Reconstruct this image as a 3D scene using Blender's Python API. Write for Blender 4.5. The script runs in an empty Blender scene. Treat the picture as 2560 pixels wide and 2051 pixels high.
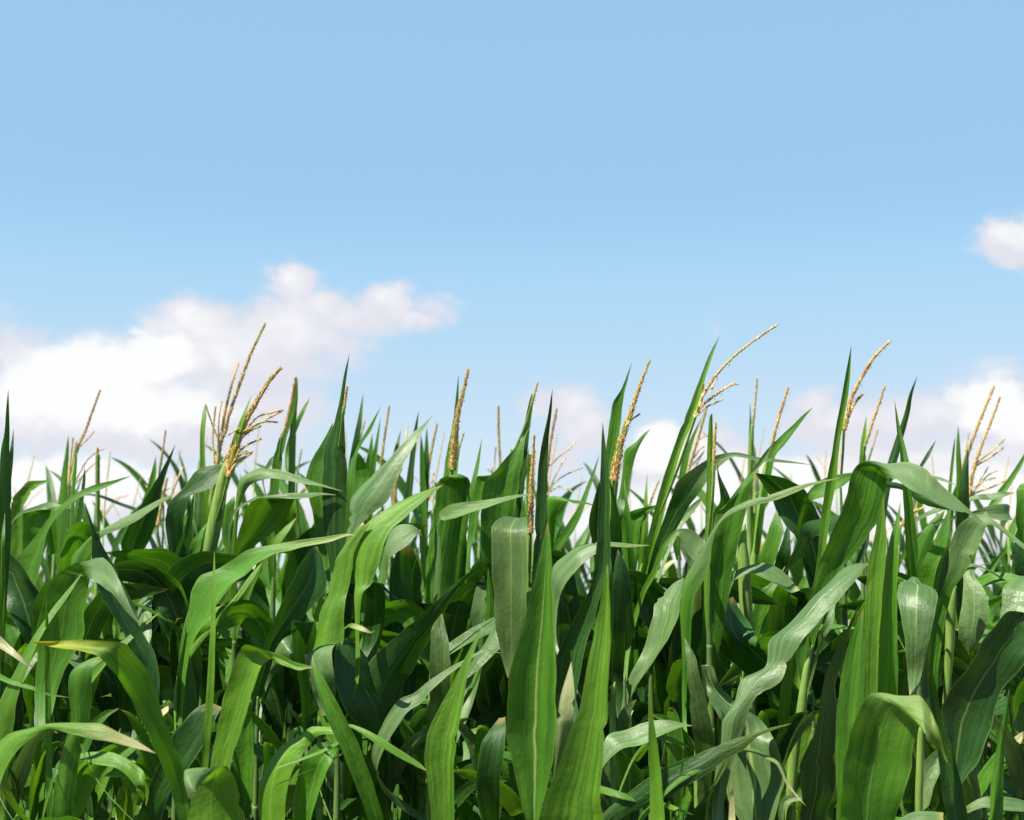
import bpy, math, random
from mathutils import Vector, Matrix
random.seed(7)
S = bpy.context.scene
COL = S.collection
R = math.radians

# ------------------------------------------------------------------ camera
CAM_Z, PITCH, LENS = 1.5, 8.1, 50.0
cam_d = bpy.data.cameras.new('camera'); cam = bpy.data.objects.new('camera', cam_d)
COL.objects.link(cam); S.camera = cam
cam.location = (0, 0, CAM_Z); cam.rotation_euler = (R(90 + PITCH), 0, 0)
cam_d.lens = LENS; cam_d.sensor_width = 36; cam_d.clip_start = .05; cam_d.clip_end = 4000
cam_d.dof.use_dof = True; cam_d.dof.focus_distance = 2.7; cam_d.dof.aperture_fstop = 6.3
FW = Vector((0, math.cos(R(PITCH)), math.sin(R(PITCH)))); UP = Vector((0, -math.sin(R(PITCH)), math.cos(R(PITCH))))
RT = Vector((1, 0, 0)); CP = Vector((0, 0, CAM_Z))
SUN = Vector((-.60, -.46, 1.10)).normalized()

def at(u, v, d):
    """a point of the field seen at photo pixel (u, v), d metres into the scene"""
    return CP + d * (FW + RT * ((u - 1280) / 2560 * .72) + UP * ((1025.5 - v) / 2560 * .72))
K = 640 / 2156
COLS = {'A': 0, 'B': 500, 'C': 1000, 'D': 1500, 'E': 1920}; ROWS = {'1': 780, '2': 1160, '3': 1539}
def tp(tile, x, y): return (COLS[tile[0]] + x * K, ROWS[tile[1]] + y * K)
PXM = .72 / 2560        # metres per photo pixel at one metre

# ------------------------------------------------------------------ materials
def nmat(name):
    m = bpy.data.materials.new(name); m.use_nodes = True
    nt = m.node_tree; nt.nodes.clear()
    return m, nt
class N:
    def __init__(s, nt): s.nt = nt
    def new(s, t, **kw):
        n = s.nt.nodes.new(t)
        for k, v in kw.items(): setattr(n, k, v)
        return n
    def put(s, sock, v):
        if hasattr(v, 'is_output') or isinstance(v, bpy.types.NodeSocket): s.nt.links.new(v, sock)
        elif isinstance(v, (tuple, list)) and len(v) == 3 and sock.type == 'RGBA': sock.default_value = (*v, 1)
        else: sock.default_value = v
    def math(s, op, a, b=0., c=0., clamp=False):
        n = s.new('ShaderNodeMath', operation=op, use_clamp=clamp)
        s.put(n.inputs[0], a); s.put(n.inputs[1], b); s.put(n.inputs[2], c); return n.outputs[0]
    def vec(s, x, y, z=0.):
        n = s.new('ShaderNodeCombineXYZ'); s.put(n.inputs[0], x); s.put(n.inputs[1], y); s.put(n.inputs[2], z); return n.outputs[0]
    def noise(s, v, scale, detail=2., rough=.5, dim='3D'):
        n = s.new('ShaderNodeTexNoise', noise_dimensions=dim); s.put(n.inputs['Vector'], v)
        n.inputs['Scale'].default_value = scale; n.inputs['Detail'].default_value = detail; n.inputs['Roughness'].default_value = rough
        return n.outputs[0]
    def step(s, v, a, b, lo=0., hi=1.):
        n = s.new('ShaderNodeMapRange', interpolation_type='SMOOTHSTEP'); s.put(n.inputs[0], v)
        n.inputs[1].default_value = a; n.inputs[2].default_value = b; n.inputs[3].default_value = lo; n.inputs[4].default_value = hi
        return n.outputs[0]
    def mix(s, f, a, b):
        n = s.new('ShaderNodeMix', data_type='RGBA'); s.put(n.inputs[0], f); s.put(n.inputs[6], a); s.put(n.inputs[7], b); return n.outputs[2]
    def attr(s, name):
        n = s.new('ShaderNodeAttribute', attribute_type='OBJECT', attribute_name=name); return n.outputs['Fac']

def leaf_material(name, lo, hi, trans, tfac, rough=.46, spec=.30):
    m, nt = nmat(name); n = N(nt)
    uv = n.new('ShaderNodeUVMap', uv_map='UVMap').outputs[0]
    sp = n.new('ShaderNodeSeparateXYZ'); nt.links.new(uv, sp.inputs[0]); u, v = sp.outputs[0], sp.outputs[1]
    inf = n.new('ShaderNodeObjectInfo'); rnd = inf.outputs['Random']
    off = n.math('MULTIPLY', rnd, 37.)
    veins = n.noise(n.vec(n.math('MULTIPLY', u, 60.), n.math('MULTIPLY', v, 1.6), off), 1., 2., .6)
    broad = n.noise(n.vec(n.math('MULTIPLY', u, 5.), n.math('MULTIPLY', v, 3.2), off), 1., 3., .55)
    f = n.math('ADD', n.math('MULTIPLY', n.step(veins, .30, .70), .30), n.math('MULTIPLY', n.step(broad, .3, .7), .65))
    stripe = n.attr('stripe')
    pl = n.step(n.noise(n.vec(n.math('MULTIPLY', u, 15.), n.math('MULTIPLY', v, .9), off), 1., 1.5, .5), .40, .60, -1., 1.)
    f = n.math('ADD', f, n.math('MULTIPLY', n.math('MULTIPLY', pl, .26), stripe), clamp=True)
    col = n.mix(f, lo, hi)
    col = n.mix(n.math('MULTIPLY', n.math('SUBTRACT', rnd, .5), .5, clamp=True), col, tuple(min(1, c * 1.5) for c in hi))
    # sunlit paleness of bent-over ends, plus their paler underside, painted into the colour
    col = n.mix(n.math('MULTIPLY', n.math('DIVIDE', n.math('SUBTRACT', v, n.attr('lit_start')), .12, 0., True), n.attr('lit_pale')), col, (.125, .18, .085))
    # pale margin, midrib
    d = n.math('ABSOLUTE', n.math('SUBTRACT', u, .5))
    col = n.mix(n.math('MULTIPLY', n.step(d, .465, .5), .55), col, (.15, .21, .05))
    rib = n.attr('rib')
    w = n.math('MULTIPLY', n.step(v, 0., 1., .05, .014), n.math('MAXIMUM', 1., n.math('SUBTRACT', n.math('MULTIPLY', rib, 2.), 1.)))
    ribf = n.math('SUBTRACT', 1., n.math('DIVIDE', d, w), clamp=True)
    col = n.mix(n.math('MULTIPLY', n.math('POWER', ribf, .9), rib, 0., True), col, (.22, .31, .085))
    # yellow streak lesions
    les = n.noise(n.vec(n.math('MULTIPLY', u, 26.), n.math('MULTIPLY', v, 9.), off), 1., 3., .6)
    col = n.mix(n.math('MULTIPLY', n.step(les, .69, .76), .6), col, (.28, .26, .045))
    # dry tips
    dry = n.math('MULTIPLY', n.step(n.math('ADD', v, n.math('MULTIPLY', n.math('SUBTRACT', veins, .5), .5)), .70, .98), n.attr('dry'))
    col = n.mix(dry, col, (.50, .42, .25))
    yel = n.math('MULTIPLY', n.step(n.math('ADD', v, n.math('MULTIPLY', n.math('SUBTRACT', veins, .5), .45)), .74, .98), n.attr('yellow'))
    col = n.mix(yel, col, (.40, .36, .025))
    tip = n.math('MULTIPLY', n.step(v, .96, 1., 0., .5), n.attr('point'))
    col = n.mix(tip, col, (.30, .22, .07))
    bs = n.new('ShaderNodeBsdfPrincipled'); nt.links.new(col, bs.inputs['Base Color'])
    rg = n.math('ADD', n.math('MULTIPLY', broad, .18), rough - .09)
    nt.links.new(rg, bs.inputs['Roughness']); bs.inputs['Specular IOR Level'].default_value = spec
    bp = n.new('ShaderNodeBump'); bp.inputs['Strength'].default_value = .3; bp.inputs['Distance'].default_value = .002
    nt.links.new(n.math('ADD', veins, n.math('MULTIPLY', ribf, .8)), bp.inputs['Height'])
    crk = n.noise(n.vec(n.math('MULTIPLY', u, 2.6), n.math('MULTIPLY', v, 15.), off), 1., 3., .55)
    b2 = n.new('ShaderNodeBump'); b2.inputs['Strength'].default_value = .30; b2.inputs['Distance'].default_value = .009
    nt.links.new(crk, b2.inputs['Height']); nt.links.new(bp.outputs[0], b2.inputs['Normal']); nt.links.new(b2.outputs[0], bs.inputs['Normal'])
    spk = n.noise(n.vec(n.math('MULTIPLY', u, 30.), n.math('MULTIPLY', v, 70.), off), 1., 2., .6)
    speck = n.math('MULTIPLY', n.step(spk, .72, .76), .5)
    col = n.mix(speck, col, (.30, .30, .14))
    nt.links.new(col, bs.inputs['Base Color'])
    tr = n.new('ShaderNodeBsdfTranslucent')
    tcol = n.new('ShaderNodeMix', data_type='RGBA', blend_type='MULTIPLY'); tcol.inputs[0].default_value = 1
    nt.links.new(col, tcol.inputs[6]); tcol.inputs[7].default_value = (*trans, 1); nt.links.new(tcol.outputs[2], tr.inputs[0])
    mx = n.new('ShaderNodeMixShader'); mx.inputs[0].default_value = tfac
    nt.links.new(bs.outputs[0], mx.inputs[1]); nt.links.new(tr.outputs[0], mx.inputs[2])
    out = n.new('ShaderNodeOutputMaterial'); nt.links.new(mx.outputs[0], out.inputs[0])
    return m
LEAF = {  # own leaf tones; dark and pale ones also paint in shade and sunlight
 'd': leaf_material('leaf_dark', (.009, .037, .006), (.025, .085, .010), (1.9, 2.0, .6), .20),
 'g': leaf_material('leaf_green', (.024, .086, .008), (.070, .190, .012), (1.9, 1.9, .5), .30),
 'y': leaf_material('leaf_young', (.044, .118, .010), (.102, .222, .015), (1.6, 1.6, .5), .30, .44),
 'p': leaf_material('leaf_pale', (.038, .088, .024), (.102, .168, .056), (1.3, 1.5, .7), .20, .40, .42),
 'o': leaf_material('leaf_olive', (.042, .086, .020), (.078, .132, .034), (1.4, 1.5, .6), .22),
}
def stem_material(name, a, b):
    m, nt = nmat(name); n = N(nt)
    tc = n.new('ShaderNodeTexCoord').outputs['Object']
    mp = n.new('ShaderNodeMapping'); mp.inputs['Scale'].default_value = (160, 160, 6); nt.links.new(tc, mp.inputs[0])
    s1 = n.noise(mp.outputs[0], 1., 2.); s2 = n.noise(tc, 14., 3.)
    col = n.mix(n.step(n.math('ADD', n.math('MULTIPLY', s1, .5), n.math('MULTIPLY', s2, .5)), .35, .65), a, b)
    bs = n.new('ShaderNodeBsdfPrincipled'); nt.links.new(col, bs.inputs['Base Color']); bs.inputs['Roughness'].default_value = .55; bs.inputs['Specular IOR Level'].default_value = .25
    bp = n.new('ShaderNodeBump'); bp.inputs['Strength'].default_value = .3; bp.inputs['Distance'].default_value = .001
    nt.links.new(s1, bp.inputs['Height']); nt.links.new(bp.outputs[0], bs.inputs['Normal'])
    out = n.new('ShaderNodeOutputMaterial'); nt.links.new(bs.outputs[0], out.inputs[0]); return m
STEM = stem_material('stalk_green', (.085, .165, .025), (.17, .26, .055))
STEM_DARK = stem_material('stalk_dark', (.035, .075, .014), (.085, .14, .032))  # darker stalk tone for plain and back-row plants
def tassel_material():
    m, nt = nmat('tassel_straw'); n = N(nt)
    tc = n.new('ShaderNodeTexCoord').outputs['Object']
    rnd = n.new('ShaderNodeObjectInfo').outputs['Random']
    a = n.noise(tc, 190., 2.); b = n.noise(tc, 22., 2.)
    col = n.mix(n.step(a, .35, .65), (.60, .43, .13), (.86, .66, .28))
    col = n.mix(n.math('MULTIPLY', n.step(b, .53, .68), .6), col, (.54, .26, .12))
    col = n.mix(n.math('MULTIPLY', n.step(b, .50, .36), .65), col, (.50, .50, .12))
    col = n.mix(n.math('MULTIPLY', rnd, .22), col, (.50, .33, .14))
    bs = n.new('ShaderNodeBsdfPrincipled'); nt.links.new(col, bs.inputs['Base Color']); bs.inputs['Roughness'].default_value = .6
    tr = n.new('ShaderNodeBsdfTranslucent'); nt.links.new(col, tr.inputs[0])
    mx = n.new('ShaderNodeMixShader'); mx.inputs[0].default_value = .32
    nt.links.new(bs.outputs[0], mx.inputs[1]); nt.links.new(tr.outputs[0], mx.inputs[2])
    out = n.new('ShaderNodeOutputMaterial'); nt.links.new(mx.outputs[0], out.inputs[0]); return m
TASSEL = tassel_material()
def plain(name, c, rough=.7):
    m, nt = nmat(name); n = N(nt); bs = n.new('ShaderNodeBsdfPrincipled')
    bs.inputs['Base Color'].default_value = (*c, 1); bs.inputs['Roughness'].default_value = rough
    out = n.new('ShaderNodeOutputMaterial'); nt.links.new(bs.outputs[0], out.inputs[0]); return m
ANTHER = plain('anther', (.34, .17, .10))
def soil_material():
    m, nt = nmat('soil'); n = N(nt); tc = n.new('ShaderNodeTexCoord').outputs['Object']
    a = n.noise(tc, 1.5, 6., .65); b = n.noise(tc, 18., 4., .6)
    col = n.mix(n.step(n.math('ADD', n.math('MULTIPLY', a, .5), n.math('MULTIPLY', b, .5)), .35, .65), (.055, .040, .026), (.14, .105, .07))
    bs = n.new('ShaderNodeBsdfPrincipled'); nt.links.new(col, bs.inputs['Base Color']); bs.inputs['Roughness'].default_value = .95
    bp = n.new('ShaderNodeBump'); bp.inputs['Strength'].default_value = .8; bp.inputs['Distance'].default_value = .05
    nt.links.new(b, bp.inputs['Height']); nt.links.new(bp.outputs[0], bs.inputs['Normal'])
    out = n.new('ShaderNodeOutputMaterial'); nt.links.new(bs.outputs[0], out.inputs[0]); return m
SOIL = soil_material()
# ---------------------------------------------------------------- plants
# key: (position along the row, distance from the camera, label)
PLANTS = {
'edge_spear': (8, 3.05, 'corn plant with broad dark upright spear leaves at the far left edge'),
'edge_curl': (40, 3.8, 'corn plant with a short bright leaf curling right, beside the far left spear leaves'),
'airy_tassel': (160, 4.4, 'corn plant with a thin slanting brown tassel over airy side branches, below the brightest cloud'),
'long_blade': (66, 3.2, 'corn plant whose long narrow leaf rises right and turns pale, crossing three thin stems'),
'twin_spike': (183, 3.65, 'corn plant with two needle thin upright leaves in front of the airy slanting tassel'),
'closed_stem': (243, 4.2, 'thin corn stem with a closed yellow tip right of the needle thin leaves'),
'pale_sweep': (205, 3.0, 'corn plant with a pale leaf sweeping up right across the dark blade'),
'grey_fold': (120, 2.75, 'corn plant with a broad leaf folded over into a pale grey triangle'),
'dark_blade': (300, 3.7, 'corn plant with a broad dark blade pointing up right'),
'dark_diagonal': (372, 2.9, 'corn plant with a dark leaf slanting down right behind the pale grey triangle fold'),
'thick_stalk': (517, 3.35, 'corn plant with a thick pale curved stalk and a leaning bushy golden tassel'),
'tallest_left': (527, 4.0, 'corn plant with the tallest straight tassel on the left, behind the thick pale stalk'),
'yellow_tip': (462, 2.2, 'corn plant with a big arching leaf bent left and streaked yellow at its tip'),
'bent_ribbon': (155, 2.4, 'corn plant with an upright ribbon leaf bent at the top, under the yellow streaked leaf'),
'straw_tip': (-40, 2.1, 'corn plant whose leaf enters from the left edge and ends in a cream dry tip'),
'rolled_left': (124, 2.5, 'corn plant with a dark rolled upright stem leaf and a bright low arching leaf'),
'slender_spear': (512, 2.5, 'corn plant with a slender light green spear in front of the thick pale stalk'),
'front_fold': (560, 2.1, 'corn plant with a broad green leaf folded to a short pale point, bottom edge'),
'fold_finger': (525, 2.35, 'corn plant with a yellow green leaf folded into a narrow finger pointing right'),
'hanging_shine': (800, 2.75, 'corn plant with a shiny pale leaf hanging down beside a nearly black leaf'),
'front_diagonal': (955, 2.15, 'corn plant with a long straight leaf leaning up left across the lower middle'),
'midrib_pair': (700, 2.3, 'corn plant with two light green drooping leaves showing pale midribs at the bottom'),
'bright_wide': (850, 2.7, 'corn plant with a wide bright yellow green leaf, split lengthwise, bending up right'),
'tall_spear': (832, 3.1, 'corn plant with the tall dark pointed spear and a pale striped leaf fanning right'),
'arch_pale_tip': (588, 3.2, 'corn plant with an arching leaf and pale pointed tips just right of the thick stalk'),
'slim_tassel': (682, 3.8, 'corn plant with a slim upright tassel pressed against a pointed green leaf'),
'dark_stem': (727, 4.0, 'corn plant with a straight dark stem and side tip, right of the slim tassel'),
'long_twist': (452, 2.65, 'corn plant with a long twisting leaf that narrows to a dry pinkish tip'),
'glossy_dark': (650, 2.9, 'corn plant with a dark glossy leaf and thin pale midrib, below the twisting leaf'),
'behind_spear': (885, 3.9, 'corn plant with a curved pointed leaf just right of the tall dark spear'),
'twin_tips': (930, 4.4, 'corn plant with two short green tips in the gap right of the tall dark spear'),
'thin_brown': (957, 4.9, 'distant corn plant with a single thin brown tassel above two short green tips'),
'half_hidden': (1018, 4.4, 'corn plant with a blue green tip behind the pale striped leaf, small gold tassel'),
'grey_tassel': (1065, 4.6, 'corn plant with a thin greyish tassel and paired tips, right of the striped leaf'),
'fuzzy_brown': (1122, 3.5, 'corn plant with an upright fuzzy brown tassel hugging a pointed leaf'),
'swan_leaf': (1278, 3.35, 'corn plant with a broad leaf swept to a right hand point, thin gold tip above'),
'pink_tassel': (1252, 5.2, 'distant corn plant with one thin upright pinkish brown tassel standing alone in the sky'),
'braided_tassel': (1326, 2.95, 'corn plant with a closed braided tassel beside a dark upright blade near the middle'),
'wispy_tassel': (1372, 4.6, 'corn plant with a dark tassel and pale wispy branches behind the dark middle blade'),
'curved_stem': (1390, 3.9, 'corn plant with a thin leaf leaning right against the bright cloud gap'),
'olive_hang': (1285, 2.55, 'corn plant with a wide olive leaf with white midrib hanging straight down, centre'),
'centre_spear': (1328, 2.05, 'foreground corn plant with a tall pleated leaf and a bright yellow midrib, bottom middle'),
'yellow_spear': (1425, 2.0, 'foreground corn plant with a broad light yellow green spear right of the pleated leaf'),
'ribbed_tower': (1470, 2.55, 'corn plant with a tall ribbed dark spear widening downward, a pale arching leaf behind it'),
'golden_sheath': (1530, 3.4, 'corn plant with a thick golden tassel leaning right out of a green sheath'),
'lime_fan': (1105, 2.1, 'foreground corn plant with a lime green leaf narrowing to a tip that leans right'),
'dark_slope': (985, 2.75, 'corn plant with a dark pale edged leaf sloping up right beside the hanging olive leaf'),
'leaning_tall': (1590, 3.3, 'corn plant leaning right with a tall rolled leaf and the long arched tassel'),
'orange_tassel': (1700, 4.3, 'corn plant with a thin orange tassel behind the leaning rolled leaf'),
'crest_leaf': (1625, 3.05, 'corn plant with a dark crest leaf ending in a thin pale pointed strip'),
'white_midrib': (1560, 2.85, 'corn plant with a shiny grey leaf and a bright white midrib running down left'),
'green_spike': (1772, 2.8, 'corn plant with a light green upright spike and a beaded tassel pressed to it'),
'bare_stem': (1878, 4.2, 'corn plant with a bare thin stem and grey brown tassel, left of a gold tassel'),
'leaf_and_gold': (1900, 3.7, 'corn plant with a thin gold tassel and a straight leaf shooting up right'),
'rolled_top': (1765, 2.9, 'corn plant with a large dark leaf rolled to a point, right of the green spike'),
'dry_whip': (1705, 2.7, 'corn plant with a pale whip leaf drawn out right to a dry yellow tip'),
'bent_dark': (2045, 3.4, 'corn plant with a dark leaf bent in half under the pale whip leaf'),
'tall_stem': (2005, 2.9, 'corn plant with a tall pale stem leaf ending in a needle, tallest on the right'),
'great_bend': (2025, 2.75, 'corn plant with the huge leaf bent over into a pale blade pointing down right'),
'red_tassel': (2112, 3.45, 'corn plant with a leaning reddish tassel behind the tall needle tipped stem'),
'shadowed_leaf': (1800, 2.4, 'corn plant with a wavy pale leaf crossed by a sharp shadow'),
'broad_fold': (2170, 2.0, 'foreground corn plant with the widest green leaf folded over to a yellow tip, bottom right'),
'striped_pair': (2192, 2.1, 'foreground corn plant with a pair of upright striped light green blades'),
'hooked_hang': (2290, 2.75, 'corn plant with a rolled stem and a grey leaf hanging down square from it'),
'crossed_tips': (2225, 3.45, 'corn plant with two crossed pointed blades above the pale end of the huge bent leaf'),
'right_bend': (2378, 2.75, 'corn plant with a bent green leaf whose pale end leaves the right edge'),
'broad_dark': (2395, 2.5, 'corn plant with a broad dark leaf with a straight midrib rising to the right edge'),
'right_spear': (2492, 2.2, 'foreground corn plant with a slim green spear near the lower right corner'),
'leaning_strap': (2405, 2.15, 'foreground corn plant with a strap leaf leaning up left beside the folded yellow tip'),
'branched_gold': (2425, 4.0, 'corn plant with a gold tassel and long feathery branches at the right'),
'orange_twin': (2405, 4.3, 'corn plant with a plain orange tassel just left of the feathery branched gold one'),
'black_tip': (400, 4.8, 'distant corn plant with a thin dark tassel left of the broad dark blade tip'),
'brown_double': (402, 4.6, 'distant corn plant with a faded tan tassel right of the broad dark blade'),
'faint_gold': (890, 5.0, 'distant corn plant with a short faint gold tassel beside the curved pointed leaf'),
'faint_stem': (742, 5.0, 'distant corn plant with a small thin tassel right of the straight dark stem'),
'pink_low': (1620, 4.9, 'distant corn plant with a low pinkish tassel left of the leaning rolled leaf'),
'dull_brown': (2168, 5.0, 'distant corn plant with a dull brown tassel just right of the slim gold one'),
'yellow_low': (2250, 4.4, 'distant corn plant with a low yellow tassel seen under the pale bent blade'),
'yellow_gold': (2160, 3.87, 'corn plant with a slim gold tassel and yellow spear above the huge bent leaf'),
'lone_tip': (2290, 4.1, 'corn plant with one thin leaf tip slanting right behind the pale bent blade'),
'dark_dagger': (2405, 3.05, 'corn plant with a dark dagger shaped blade in front of the feathery gold tassel'),
'edge_right': (2575, 3.0, 'corn plant with leaves cut off by the right edge of the frame'),
'white_rib_wide': (1765, 2.55, 'corn plant with a wide glossy pale leaf and thick white midrib, low right of middle'),
'low_slant': (1490, 2.15, 'foreground corn plant with a long dark striped leaf slanting up right to a dry tip'),
'grass_spear': (1645, 2.05, 'young foreground corn plant with narrow bright blades at the bottom edge'),
'grey_arch': (1495, 2.35, 'corn plant with a grey green leaf arching low behind the bright narrow blades'),
'husk_stalk': (1985, 2.7, 'corn plant with a dark upright stem and small pale leaf under the shadow crossed leaf'),
'ridge_stem': (1862, 3.0, 'corn plant with a stout olive stem and a pale drooping arch leaf'),
}
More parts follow.
